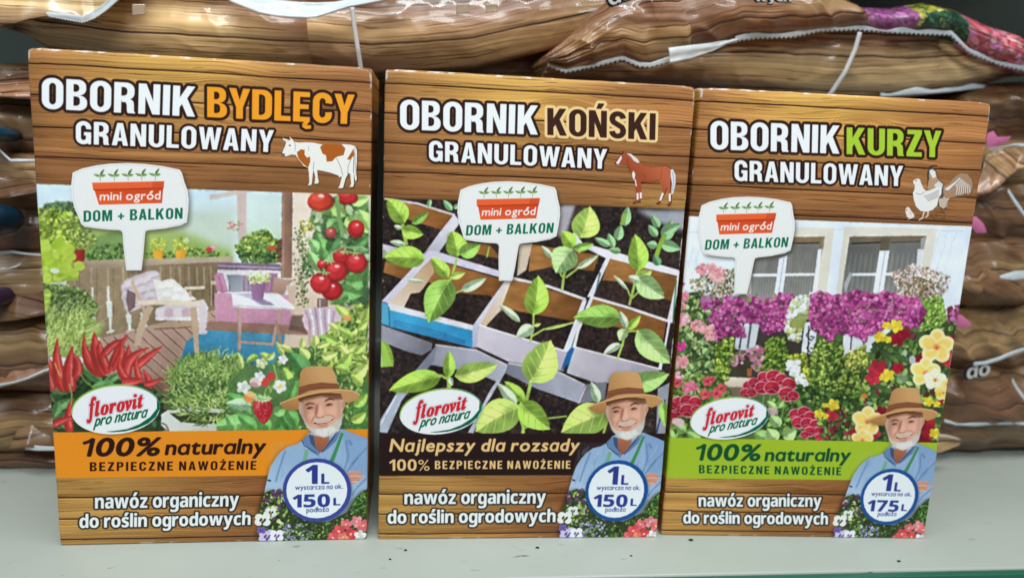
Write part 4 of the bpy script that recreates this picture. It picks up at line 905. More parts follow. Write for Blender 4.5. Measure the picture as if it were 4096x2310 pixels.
    for l, c in (((170, 195, 72, 62, 120), G), ((150, 230, 272, 262, 84), G), ((150, 230, 108, 212, 30), P), ((205, 200, 300, 140, 50), (110, 150, 60)), ((170, 320, 85, 300, 40), P), ((280, 396, 50, 385, 130), G), ((50, 340, 30, 400, 60), P),
                 ((458, 385, 430, 240, 130), G), ((470, 372, 585, 318, 90), G2), ((410, 500, 312, 390, 80), G), ((418, 498, 502, 474, 44), G3), ((418, 512, 298, 748, 176), G2), ((478, 572, 618, 504, 58), P), ((275, 524, 172, 510, 24), P),
                 ((876, 712, 904, 492, 142), G), ((804, 748, 684, 646, 42), P), ((880, 775, 782, 832, 76), P), ((880, 768, 918, 758, 22), G3), ((930, 790, 1100, 752, 20), G3),
                 ((1135, 285, 1190, 112, 168), G3), ((1095, 340, 1035, 245, 90), G), ((1095, 345, 1212, 318, 50), G2), ((1095, 345, 1000, 478, 160), (158, 198, 120)), ((1115, 452, 1236, 380, 40), P), ((980, 396, 922, 326, 36), P),
                 ((1456, 470, 1438, 266, 122), G), ((1450, 500, 1530, 470, 60), G3), ((1450, 505, 1598, 620, 128), (160, 202, 124)), ((1460, 530, 1400, 498, 46), P), ((1395, 572, 1318, 492, 24), P),
                 ((1362, 728, 1098, 724, 138), G2), ((1392, 790, 1466, 716, 50), G), ((1388, 786, 1352, 690, 46), P), ((1385, 790, 1352, 856, 66), (166, 200, 130)), ((1448, 796, 1628, 980, 152), (160, 204, 112)), ((1356, 872, 1260, 928, 48), P),
                 ((368, 1048, 80, 1122, 128), G), ((405, 1055, 412, 908, 74), G), ((440, 1045, 680, 984, 118), G3), ((418, 1050, 430, 1100, 30), P),
                 ((856, 1082, 972, 850, 208), G3), ((826, 1190, 716, 1075, 76), G), ((782, 1215, 678, 1085, 66), P), ((800, 1218, 556, 1352, 200), G3), ((804, 1192, 966, 1342, 150), G), ((1232, 1200, 1192, 1078, 58), P), ((1290, 1250, 1028, 1358, 190), G3), ((1400, 1100, 1622, 1040, 124), (150, 196, 100)), ((1592, 1190, 1600, 1330, 56), G2), ((30, 850, 104, 992, 84), G)):
        a.leaf(*l, c, curl=.06)
    a.fill([(20, 900), (34, 840), (60, 870), (104, 990), (30, 996)], (150, 194, 74))
    a.line([(1052, 1012), (1010, 1022)], 5, (90, 80, 76), .3)

def photo_three(a):
    a.use(D3); r = a.rng
    a.fill([(-100, 0), (1900, 74), (1800, 1450), (-100, 1450)], (236, 242, 248), grad=((222, 232, 242), (0, 0), (400, 500)))
    a.line([(160, 108), (1100, 92), (1840, 104)], 4, (186, 196, 206), .8)
    # window surrounds and windows
    a.fill([(700, 76), (1050, 84), (1000, 520), (480, 520), (480, 480)], (220, 214, 198)); a.fill([(1110, 78), (1680, 86), (1600, 520), (1060, 520)], (220, 214, 198))
    def glass(p):
        a.fill(p, (112, 110, 104), grad=((142, 142, 136), p[0], p[3]), tex=.06, tc=(60, 10))
    glass([(560, 140), (992, 136), (926, 510), (540, 512)])
    for x in range(570, 940, 16): a.line([(x+30, 200), (x, 500)], 6, (84, 84, 80) if x % 32 else (150, 150, 146), .32)
    a.fill([(780, 138), (992, 136), (984, 172), (770, 178)], (128, 108, 78)); a.fill([(975, 138), (993, 136), (984, 212), (970, 214)], (150, 128, 88)); a.line([(780, 176), (960, 174)], 6, (30, 30, 28))
    a.fill([(952, 214), (974, 212), (940, 520), (912, 520)], (232, 238, 246)); a.fill([(714, 270), (766, 250), (732, 520), (680, 520)], (226, 232, 242)); a.line([(745, 262), (705, 520)], 5, (150, 156, 164), .8)
    a.line([(552, 370), (700, 370)], 17, (230, 234, 240)); a.line([(745, 368), (930, 366)], 17, (230, 234, 240))
    a.fill([(1145, 136), (1614, 132), (1586, 216), (1560, 480), (1096, 480)], (104, 104, 100), grad=((132, 134, 128), (1300, 200), (1300, 480)))
    for x in range(1120, 1560, 16): a.line([(x+34, 240), (x, 480)], 6, (80, 82, 80) if x % 32 else (150, 152, 148), .3)
    a.fill([(1145, 136), (1614, 132), (1606, 160), (1150, 170)], (110, 96, 76)); a.fill([(1335, 150), (1392, 148), (1384, 222), (1330, 222)], (96, 86, 70)); a.line([(1155, 178), (1335, 172)], 8, (36, 36, 34)); a.line([(1392, 172), (1590, 166)], 6, (60, 54, 46))
    a.fill([(1580, 150), (1616, 134), (1598, 214), (1578, 216)], (150, 150, 150)); a.fill([(1560, 212), (1600, 212), (1560, 480), (1540, 480)], (226, 228, 232), .9)
    a.fill([(1328, 222), (1388, 222), (1350, 480), (1288, 480)], (230, 236, 246)); a.line([(1362, 226), (1322, 480)], 5, (150, 156, 166), .8); a.line([(1160, 368), (1312, 366)], 17, (230, 234, 242)); a.line([(1350, 366), (1440, 364)], 17, (230, 234, 242)); a.fill([(1110, 420), (1150, 350), (1160, 370), (1120, 480)], (200, 206, 214), .6)
    a.fill([(900, 470), (1000, 500), (1000, 560), (880, 560)], (236, 240, 246), .8)
    # hanging grass seed heads
    for x0 in (1690, 1740, 1790, 190, 230):
        for t in range(16): a.ell(x0-t*4+r.normal()*4, 120+t*14+(140 if x0 < 300 else 0)*.6, 4, 3, (186, 190, 190), 0, .7)
    # lower wall, balcony
    a.fill([(100, 640), (1600, 640), (1640, 1400), (40, 1400)], (84, 108, 56)); a.fill([(430, 640), (920, 640), (900, 1010), (380, 1000)], (66, 60, 52))
    a.fill([(460, 640), (600, 640), (560, 840), (440, 820)], (206, 212, 218)); a.line([(500, 640), (470, 820)], 10, (60, 60, 58)); a.line([(545, 640), (520, 820)], 12, (90, 94, 96)); a.fill([(870, 660), (950, 650), (930, 860), (850, 840)], (220, 226, 230))
    a.fill([(1110, 700), (1400, 690), (1360, 830), (1100, 860)], (214, 220, 224)); a.line([(1160, 700), (1150, 850)], 8, (70, 64, 60)); a.line([(1240, 700), (1225, 850)], 8, (80, 74, 70)); a.line([(1320, 700), (1300, 830)], 7, (70, 64, 60))
    for t in np.linspace(0, 5.4, 2): pass
    a.line([(905, 700), (880, 740), (910, 770), (930, 750), (905, 745)], 8, (40, 36, 34)); a.line([(900, 780), (885, 820), (910, 850), (930, 825), (905, 815)], 8, (40, 36, 34)); a.line([(896, 680), (890, 870)], 7, (50, 44, 42))
    a.fill([(382, 992), (600, 1002), (596, 1060), (376, 1054)], (228, 214, 190), grad=((206, 186, 160), (480, 1000), (480, 1056))); a.fill([(380, 1054), (600, 1060), (600, 1110), (400, 1110)], (120, 104, 84)); a.fill([(1200, 1010), (1262, 1006), (1256, 1075), (1200, 1075)], (216, 204, 184))
    # trailing greens
    def drape(p, n, pal, sz=24):
        a.fill(p, np.array(pal).mean(0)*.6, soft=2); a.scatter(p, n, sz, pal, el=1.5, shadow=.35)
    drape([(300, 760), (380, 735), (440, 760), (430, 900), (400, 1010), (330, 1030), (290, 940)], 300, LG+[(70, 96, 40)])
    drape([(640, 760), (740, 745), (765, 860), (740, 990), (640, 980), (595, 930)], 300, [(150, 184, 64), (124, 160, 56), (92, 124, 46), (60, 90, 40)])
    drape([(930, 790), (1000, 760), (1100, 770), (1120, 950), (1260, 960), (1240, 1170), (1180, 1330), (1020, 1340), (870, 1200), (900, 950)], 900, [(150, 180, 66), (112, 146, 58), (86, 118, 50), (58, 84, 40), (176, 198, 90)], 26)
    drape([(760, 860), (880, 850), (900, 1010), (860, 1070), (790, 980)], 180, [(196, 206, 70), (160, 176, 60), (120, 140, 50)])
    drape([(1110, 860), (1240, 800), (1260, 930), (1130, 950)], 160, [(200, 200, 80), (150, 170, 70), (110, 140, 60), (226, 214, 110)])
    drape([(800, 1000), (900, 1050), (1250, 1150), (1240, 1390), (560, 1400), (640, 1180)], 700, DG+MG, 34)
    drape([(1570, 500), (1700, 480), (1740, 640), (1700, 780), (1580, 760)], 420, [(160, 206, 84), (140, 190, 70), (120, 166, 60), (186, 220, 110)])
    drape([(130, 480), (240, 470), (330, 560), (330, 700), (300, 1000), (130, 1000), (100, 700)], 420, [(120, 150, 80), (150, 176, 100), (80, 110, 60), (60, 84, 48), (170, 192, 120)], 32)
    drape([(40, 1020), (250, 960), (420, 1080), (420, 1180), (230, 1330), (40, 1380)], 340, MG+[(150, 176, 110)], 40)
    # purple petunias
    PU = [(188, 74, 142), (204, 92, 160), (172, 60, 130), (216, 120, 178), (130, 44, 100)]
    for p in ([(225, 520), (420, 500), (560, 505), (640, 520), (720, 486), (815, 490), (800, 560), (770, 640), (740, 700), (620, 735), (590, 660), (440, 655), (500, 700), (500, 745), (400, 742), (330, 770), (290, 640)],
              [(915, 490), (960, 468), (1050, 500), (1200, 468), (1300, 490), (1360, 470), (1460, 500), (1560, 510), (1610, 600), (1570, 690), (1500, 690), (1400, 680), (1260, 740), (1230, 770), (1190, 740), (1060, 720), (1030, 775), (990, 745), (920, 700), (888, 600)]):
        a.fill(p, (128, 40, 98), soft=3); a.scatter(p, 900 if p[0][0] < 500 else 1300, 24, PU, dot=True, shadow=.28); a.scatter(p, 60, 18, [(84, 90, 60), (110, 130, 70)])
    a.fill([(806, 500), (888, 490), (886, 610), (850, 700), (770, 700), (800, 600)], (206, 212, 180), .55, soft=6)
    a.scatter([(240, 490), (820, 480), (820, 520), (240, 530)], 40, 22, [(190, 110, 170), (120, 140, 80)], dot=True)
    a.fill([(800, 520), (890, 500), (900, 600), (860, 700), (840, 780), (770, 770), (750, 690), (790, 600)], (150, 160, 80), .9)
    a.scatter([(800, 510), (895, 495), (890, 600), (800, 620), (760, 700), (850, 700), (840, 780), (770, 770), (745, 690)], 150, 24, [(240, 242, 244), (226, 232, 226), (196, 206, 110)], dot=True, shadow=.2)
    a.scatter([(750, 900), (830, 890), (900, 1050), (840, 1060), (770, 960)], 60, 24, [(240, 242, 244), (226, 232, 226)], dot=True)
    a.fill([(400, 900), (440, 850), (600, 800), (620, 830), (600, 980), (430, 980)], (70, 66, 44), .8)
    a.scatter([(400, 900), (440, 850), (600, 800), (625, 820), (590, 960), (560, 970), (540, 860), (450, 940)], 90, 26, [(214, 140, 166), (190, 104, 136), (226, 170, 190), (110, 130, 70)], dot=True); a.fill([(515, 940), (548, 942), (544, 990), (518, 988)], (170, 96, 60))
    # airy bush right
    a.scatter([(1400, 360), (1520, 300), (1640, 330), (1760, 380), (1740, 480), (1600, 520), (1440, 480)], 700, 15, [(150, 130, 104), (196, 176, 160), (220, 200, 200), (120, 116, 76), (176, 140, 130), (236, 226, 226)], el=1.3)
    a.scatter([(1440, 400), (1560, 380), (1660, 420), (1640, 500), (1480, 500)], 260, 18, [(130, 110, 80), (110, 100, 66), (206, 180, 170)], el=1.4)
    # pink roses left
    a.scatter([(170, 400), (300, 350), (440, 330), (480, 420), (420, 490), (260, 500), (180, 460)], 420, 15, [(130, 124, 76), (160, 146, 100), (206, 190, 180), (100, 100, 60)], el=1.5)
    a.line([(372, 420), (345, 520)], 6, (190, 160, 110))
    def rose(x, y, q, c=(238, 150, 158)):
        c = np.array(c, float)
        for _ in range(24):
            an, d = r.random()*6.28, q*.75*math.sqrt(r.random()); a.ell(x+math.cos(an)*d, y+math.sin(an)*d*.8, q*.28, q*.2, np.minimum(c*(.82+.32*r.random()), 250), r.random()*3)
            a.ell(x+math.cos(an)*d, y+math.sin(an)*d*.8+q*.12, q*.16, q*.05, c*.72, r.random(), .6)
    rose(245, 335, 46); rose(300, 335, 50, (240, 160, 164)); rose(335, 385, 60, (244, 176, 172)); rose(350, 350, 40)
    rose(215, 680, 50); rose(265, 690, 60, (242, 166, 166)); rose(290, 740, 44, (240, 156, 160)); rose(125, 500, 50, (236, 140, 156)); rose(120, 640, 56, (240, 170, 176)); rose(110, 560, 40)
    rose(100, 800, 50, (206, 60, 140)); rose(105, 420, 34, (200, 60, 140)); rose(110, 900, 60, (240, 150, 156)); rose(90, 1000, 56, (240, 170, 180)); rose(170, 1060, 56, (226, 110, 140))
    for l in ((240, 640, 190, 560, 60), (300, 600, 230, 590, 60), (250, 800, 180, 760, 70), (280, 820, 220, 880, 80), (170, 760, 130, 700, 60), (300, 900, 230, 960, 70), (180, 950, 140, 880, 60)): a.leaf(l[0], l[1], l[2]*.6+l[0]*.4, l[3]*.6+l[1]*.4, l[4]*.65, (136, 168, 104), det=False)
    for x, y, q in ((275, 1020, 36), (260, 1100, 36), (330, 1095, 38), (360, 1065, 36), (90, 1030, 34), (300, 1010, 24)): a.flower(x, y, q, (226, 88, 96), (150, 40, 50), 5, rot=r.random())
    # dark red geraniums with a pale rim
    def ger(x, y, q):
        a.ell(x, y, q*.95, q*.8, (226, 140, 158), r.random()); a.ell(x, y, q*.84, q*.69, (168, 30, 48), 0); a.ell(x+q*.1, y+q*.25, q*.5, q*.3, (120, 18, 36), r.random(), .6, soft=4); a.ell(x-q*.2, y-q*.25, q*.4, q*.25, (200, 60, 74), 0, .6, soft=3)
        a.line([(x-q*.6, y+q*.3), (x, y+q*.1), (x+q*.5, y+q*.45)], 4, (236, 170, 184), .8)
    for g in ((530, 1050, 44), (510, 1095, 40), (560, 1030, 40), (625, 1000, 50), (680, 990, 52), (610, 1060, 50), (670, 1060, 54), (730, 1010, 46), (775, 1040, 50), (760, 1100, 56), (800, 1110, 40), (545, 1090, 34),
              (100, 1150, 46), (150, 1140, 50), (200, 1150, 46), (90, 1200, 46), (150, 1200, 52), (60, 1240, 40), (205, 1195, 36), (60, 1170, 36),
              (815, 1225, 46), (870, 1215, 50), (905, 1240, 44), (830, 1275, 46), (885, 1280, 46), (940, 1290, 44), (955, 1330, 36), (900, 1330, 38), (870, 1350, 30), (960, 1370, 34)): ger(*g)
    for x in (600, 640, 700, 730): a.line([(x, 1250), (x+20, 1110)], 5, (150, 176, 110))
    for l in ((700, 1200, 640, 1140, 50), (620, 1260, 560, 1180, 70), (720, 1300, 660, 1230, 80), (640, 1380, 560, 1330, 90), (740, 1370, 820, 1320, 90), (700, 1180, 740, 1140, 50), (140, 1330, 80, 1290, 70), (230, 1390, 150, 1330, 70), (60, 1390, 40, 1310, 60), (700, 1390, 640, 1310, 90)): a.leaf(*l, [(150, 186, 110), (130, 170, 90)][r.integers(2)])
    a.ell(95, 1270, 40, 26, (236, 200, 196), .3, .9); a.ell(670, 1205, 36, 24, (226, 180, 190), .2, .8)
    # right-hand bed
    bed = [(1260, 1080), (1250, 960), (1300, 880), (1280, 790), (1420, 700), (1560, 720), (1700, 690), (1790, 600), (1850, 620), (1800, 1000), (1740, 1400), (1180, 1400), (1000, 1380), (1000, 1200), (1200, 1150)]
    a.fill(bed, (66, 84, 48)); a.scatter(bed, 620, 44, MG+DG+[(160, 186, 110), (110, 40, 56), (150, 176, 140)], el=1.9, shadow=.35)
    a.scatter([(960, 1160), (1240, 1140), (1240, 1390), (960, 1390)], 160, 34, MG+[(120, 36, 50), (160, 60, 70)], shadow=.3)
    for p in (((1440, 760), 50), ((1480, 730), 44), ((1320, 940), 60), ((1290, 1000), 50), ((1340, 960), 40), ((1600, 890), 50), ((1750, 890), 50), ((1640, 1340), 50), ((1620, 1300), 60), ((1600, 1380), 40), ((1300, 1340), 40), ((1190, 1345), 50), ((1040, 1230), 40), ((1340, 1210), 40), ((1780, 760), 30), ((1700, 1150), 26), ((1440, 940), 40), ((1400, 1240), 44)):
        a.flower(p[0][0], p[0][1], p[1], [(170, 30, 46), (196, 44, 60), (150, 24, 44)][r.integers(3)], None, 5, rot=r.random()*6)
    def hib(x, y, q, c1=(244, 206, 90), c2=(248, 226, 160)):
        for i in range(5):
            an = -1.5+i*1.2566; px, py = x+math.cos(an)*q*.5, y+math.sin(an)*q*.46
            a.ell(px, py, q*.52, q*.44, c2, an); a.ell(px-(px-x)*.2, py-(py-y)*.2, q*.42, q*.30, c1, an, .85, soft=3)
        for i in range(5): an = -1.5+i*1.2566+.6; a.line([(x, y), (x+math.cos(an)*q*.6, y+math.sin(an)*q*.55)], 3, (222, 180, 80), .6)
        a.ell(x, y+q*.05, q*.2, q*.18, (236, 150, 90), 0, .9, soft=2); a.ell(x, y+q*.08, q*.09, q*.09, (206, 100, 60))
    hib(1678, 806, 112); hib(1610, 965, 96); hib(1670, 1010, 70, (246, 236, 190), (240, 240, 220)); hib(1255, 1265, 96); hib(1225, 1380, 70); hib(1720, 1090, 56); hib(1745, 1040, 40)
    for x, y, q in ((1430, 682, 46), (1330, 750, 38), (1380, 765, 24), (1380, 985, 44), (1345, 1000, 20), (1045, 1165, 42), (990, 1168, 18), (960, 1222, 34), (1000, 1235, 20), (1630, 1145, 34), (1680, 1160, 24), (1670, 1340, 36), (1370, 680, 28), (1690, 1100, 20), (1740, 1150, 20)): a.flower(x, y, q, (240, 216, 56), (250, 190, 40), 5, rot=r.random()*6)
    a.ell(1236, 1112, 22, 16, (226, 130, 60), 0, .8); a.ell(1530, 890, 20, 28, (214, 224, 230), 0, .7); a.ell(1470, 1000, 34, 34, (160, 190, 150), 0, .5, soft=6)
    a.scatter([(1750, 560), (1830, 560), (1820, 650), (1750, 660)], 50, 24, [(176, 96, 150), (150, 60, 120), (120, 60, 60)], dot=True)

def cow(a):
    a.use(A2); W = (236, 234, 226); L = (110, 104, 96); BRN = (176, 98, 40)
    body = [(682, 830), (700, 790), (712, 752), (690, 742), (684, 724), (716, 736), (730, 744), (744, 736), (732, 712), (760, 736), (768, 752), (800, 758), (850, 756), (910, 758), (970, 770), (1060, 772), (1140, 768), (1196, 774), (1222, 784), (1234, 812), (1234, 900), (1228, 960), (1232, 1030), (1220, 1042), (1210, 980), (1212, 1060), (1204, 1086), (1176, 1088), (1190, 1060), (1184, 990), (1172, 980), (1150, 1020), (1136, 1070), (1130, 1092), (1092, 1098), (1106, 1072), (1122, 1010), (1096, 1000), (1040, 980), (980, 966), (940, 960), (944, 1010), (952, 1050), (940, 1064), (920, 1062), (926, 1010), (912, 960), (906, 1000), (900, 1060), (892, 1076), (868, 1076), (882, 1050), (878, 980), (872, 945), (840, 930), (800, 880), (780, 850), (750, 846), (712, 860), (690, 856)]
    b = np.array(body, float)
    a.fill((b-(960, 900))*1.02+(960, 900)+(2, 3), (60, 40, 28), .8); a.fill(body, W)
    a.fill([(790, 830), (820, 808), (848, 812), (846, 846), (862, 868), (888, 862), (888, 900), (872, 944), (830, 910), (800, 872)], BRN)
    a.fill([(960, 790), (984, 770), (1120, 770), (1148, 800), (1134, 850), (1090, 860), (1070, 872), (1052, 894), (1010, 898), (1004, 850), (980, 840)], BRN); a.fill([(1196, 820), (1208, 800), (1212, 850), (1180, 884), (1160, 880)], BRN)
    a.line([(1216, 790), (1222, 880), (1226, 1000)], 8, (196, 190, 180)); a.line([(1082, 870), (1110, 930), (1130, 1000)], 3, L); a.line([(1200, 850), (1168, 930), (1164, 990)], 3, L); a.line([(916, 900), (910, 960)], 3, L); a.line([(1212, 830), (1208, 980)], 4, (90, 70, 60))
    a.ell(690, 848, 13, 9, (84, 96, 90)); a.ell(738, 780, 7, 5, (60, 60, 60)); a.line([(770, 752), (780, 780), (776, 820)], 4, (150, 156, 150)); a.line([(880, 780), (875, 820)], 3, (160, 150, 140)); a.line([(1100, 990), (1108, 1010)], 14, W)
    for p in ((868, 1074), (925, 1062), (1095, 1096), (1180, 1086)): a.line([p, (p[0]+24, p[1]-2)], 6, (130, 120, 104))

def horse(a):
    a.use(B2); C = (164, 82, 54); D = (110, 44, 30)
    body = [(750, 848), (770, 820), (796, 784), (812, 768), (824, 748), (838, 764), (864, 770), (900, 790), (950, 836), (990, 866), (1050, 880), (1120, 876), (1170, 872), (1205, 892), (1214, 930), (1204, 1000), (1204, 1050), (1208, 1110), (1208, 1170), (1194, 1200), (1176, 1200), (1190, 1160), (1186, 1100), (1172, 1050), (1160, 1090), (1130, 1150), (1110, 1186), (1084, 1188), (1106, 1160), (1140, 1090), (1132, 1050), (1110, 990), (1050, 1010), (960, 1006), (962, 1050), (966, 1130), (956, 1168), (930, 1174), (944, 1150), (948, 1080), (944, 1120), (936, 1160), (912, 1182), (892, 1178), (918, 1152), (920, 1060), (908, 990), (886, 940), (866, 900), (846, 860), (820, 850), (790, 846), (770, 864), (752, 860)]
    b = np.array(body, float); a.fill((b-(980, 950))*1.022+(980, 950), (60, 24, 16), 1); a.fill(body, C, grad=((188, 104, 70), (1000, 1000), (1100, 900)))
    a.fill([(840, 762), (880, 770), (930, 810), (952, 840), (930, 844), (900, 826), (880, 796)], (222, 218, 220)); a.fill([(1206, 900), (1226, 900), (1246, 950), (1246, 1020), (1226, 1100), (1208, 1110), (1216, 1020), (1206, 960)], (216, 218, 226)); a.line([(1222, 920), (1232, 1000), (1220, 1080)], 4, (120, 120, 140), .8)
    a.fill([(752, 846), (800, 778), (806, 800), (776, 856)], (232, 228, 226)); a.fill([(886, 930), (900, 910), (914, 940), (904, 990), (892, 970)], (236, 230, 226)); a.line([(912, 980), (922, 1040)], 10, (232, 226, 222))
    for p in ((932, 1095, 1150), (958, 1090, 1140), (1198, 1100, 1165)): a.line([(p[0], p[1]), (p[0], p[2])], 17, (238, 234, 232))
    a.line([(1142, 1096), (1118, 1160)], 17, (238, 234, 232)); a.ell(805, 795, 5, 4, (50, 30, 26)); a.line([(846, 800), (852, 850), (880, 910)], 4, D, .8); a.line([(980, 940), (1000, 965)], 4, D, .7); a.line([(1130, 900), (1128, 990)], 4, D, .5); a.line([(960, 1004), (1100, 990)], 4, D, .7)
    for p in ((893, 1176), (930, 1170), (1086, 1184), (1178, 1194)): a.line([p, (p[0]+26, p[1]-8)], 12, (122, 62, 40))

def hens(a):
    a.use(D2); W = (232, 230, 224); T = (186, 150, 120); L = (84, 78, 72)
    # cockerel behind
    tb = None
    tail = [(930, 880), (990, 850), (1040, 790), (1100, 752), (1160, 762), (1200, 810), (1208, 870), (1190, 930), (1165, 952), (1150, 930), (1110, 955), (1070, 955), (1010, 975), (950, 960)]
    b_ = np.array(tail, float); a.fill((b_-(1070, 860))*1.05+(1070, 862), L, .9); a.fill(tail, (170, 136, 108))
    ck = np.array([(800, 748), (822, 722), (850, 708), (884, 742), (896, 800), (940, 840), (940, 960), (980, 1060), (940, 1080), (890, 1040), (800, 900)], float); a.fill((ck-(870, 880))*1.04+(870, 880), L, .9)
    for k in range(7):
        t = k/6; p = [(960+t*30, 900), (1040+t*50, 850-t*50), (1070+t*110, 880-t*10), (1060+t*120, 950-t*20)]; a.line(p, 16, (226, 224, 222), .9, w2=7); a.line(np.array(p)+(9, 2), 4, L, .6)
    a.fill([(810, 760), (822, 726), (850, 716), (876, 742), (890, 800), (930, 840), (920, 900), (800, 900), (806, 850), (820, 800)], T); a.fill([(818, 740), (832, 722), (868, 735), (878, 790), (850, 800)], (226, 226, 226)); a.line([(800, 748), (812, 742), (806, 800)], 12, (70, 62, 60)); a.line([(802, 716), (850, 690), (890, 690)], 20, (70, 54, 42), .9, w2=12); a.fill([(860, 860), (900, 826), (940, 850), (930, 900), (880, 890)], (216, 214, 210)); a.line([(950, 960), (970, 1060)], 26, (190, 170, 150), .8); a.fill([(900, 980), (1000, 970), (950, 1072), (910, 1050)], (200, 180, 160))
    a.scatter([(820, 1120), (960, 1100), (960, 1160), (850, 1170)], 16, 60, [(110, 76, 46)], el=9)
    # hen
    hen = [(672, 824), (690, 806), (716, 798), (736, 812), (744, 840), (766, 890), (790, 912), (840, 900), (900, 874), (930, 880), (926, 940), (900, 980), (890, 1040), (850, 1080), (800, 1098), (740, 1090), (700, 1050), (680, 990), (672, 930), (686, 900), (690, 860), (676, 846)]
    b = np.array(hen, float); a.fill((b-(800, 950))*1.02+(800, 952), L, .7); a.fill(hen, W); a.line([(700, 930), (740, 945), (776, 920)], 5, (120, 126, 130), .9)
    for k in range(4): a.line([(770+k*12, 960+k*14), (840, 940+k*16), (905, 905+k*18)], 5, L, .75)
    a.ell(700, 822, 6, 5, (50, 46, 44)); a.line([(674, 820), (694, 802), (720, 800)], 8, (160, 90, 80), .8)
    a.line([(772, 1095), (760, 1150), (726, 1172)], 12, (226, 206, 186)); a.line([(810, 1095), (806, 1130), (784, 1148)], 12, (226, 206, 186))
    ch = [(606, 1072), (622, 1052), (642, 1060), (656, 1086), (686, 1122), (684, 1146), (650, 1160), (622, 1146), (608, 1110)]; b = np.array(ch, float); a.fill((b-(645, 1108))*1.06+(645, 1109), L, .6); a.fill(ch, (232, 224, 214)); a.ell(618, 1080, 5, 5, L); a.line([(640, 1100), (660, 1125)], 4, (160, 140, 120)); a.line([(645, 1158), (626, 1168)], 5, (220, 200, 180))

TITLE = dict(style='c', bold=(.6, .3), gap=.085)
def title(a, pts, pts2, word, col, oc, p2, oc1=INK):
    a.use(SRC)
    a.titles = [a.m(q + [(q[2][0], q[2][1]-(q[1][1]-q[0][1]))]) for q in (pts, p2, pts2)]
    a.title_names = ['white lettering', {'B': 'orange', 'K': 'dark brown'}.get(word[0], '') + ' lettering' if word != 'KURZY' else 'lime green lettering', 'smaller white lettering']
    a.text('OBORNIK', *pts, WHITE, out=12, ocol=INK, **TITLE)
    a.text(word, *p2, col, out=12, ocol=oc, **TITLE)
    a.text('GRANULOWANY', *pts2, WHITE, style='c', bold=(.2, .1), gap=.10, out=10, ocol=INK)

def low_text(a, l1, l2):
    a.use(SRC)
    for t, p in (('nawóz organiczny', l1), ('do roślin ogrodowych', l2)):
        a.text(t, *p, (234, 240, 238), style='b', ref='x', bold=(.8, .3), gap=.09, out=7.5, ocol=(48, 44, 40))

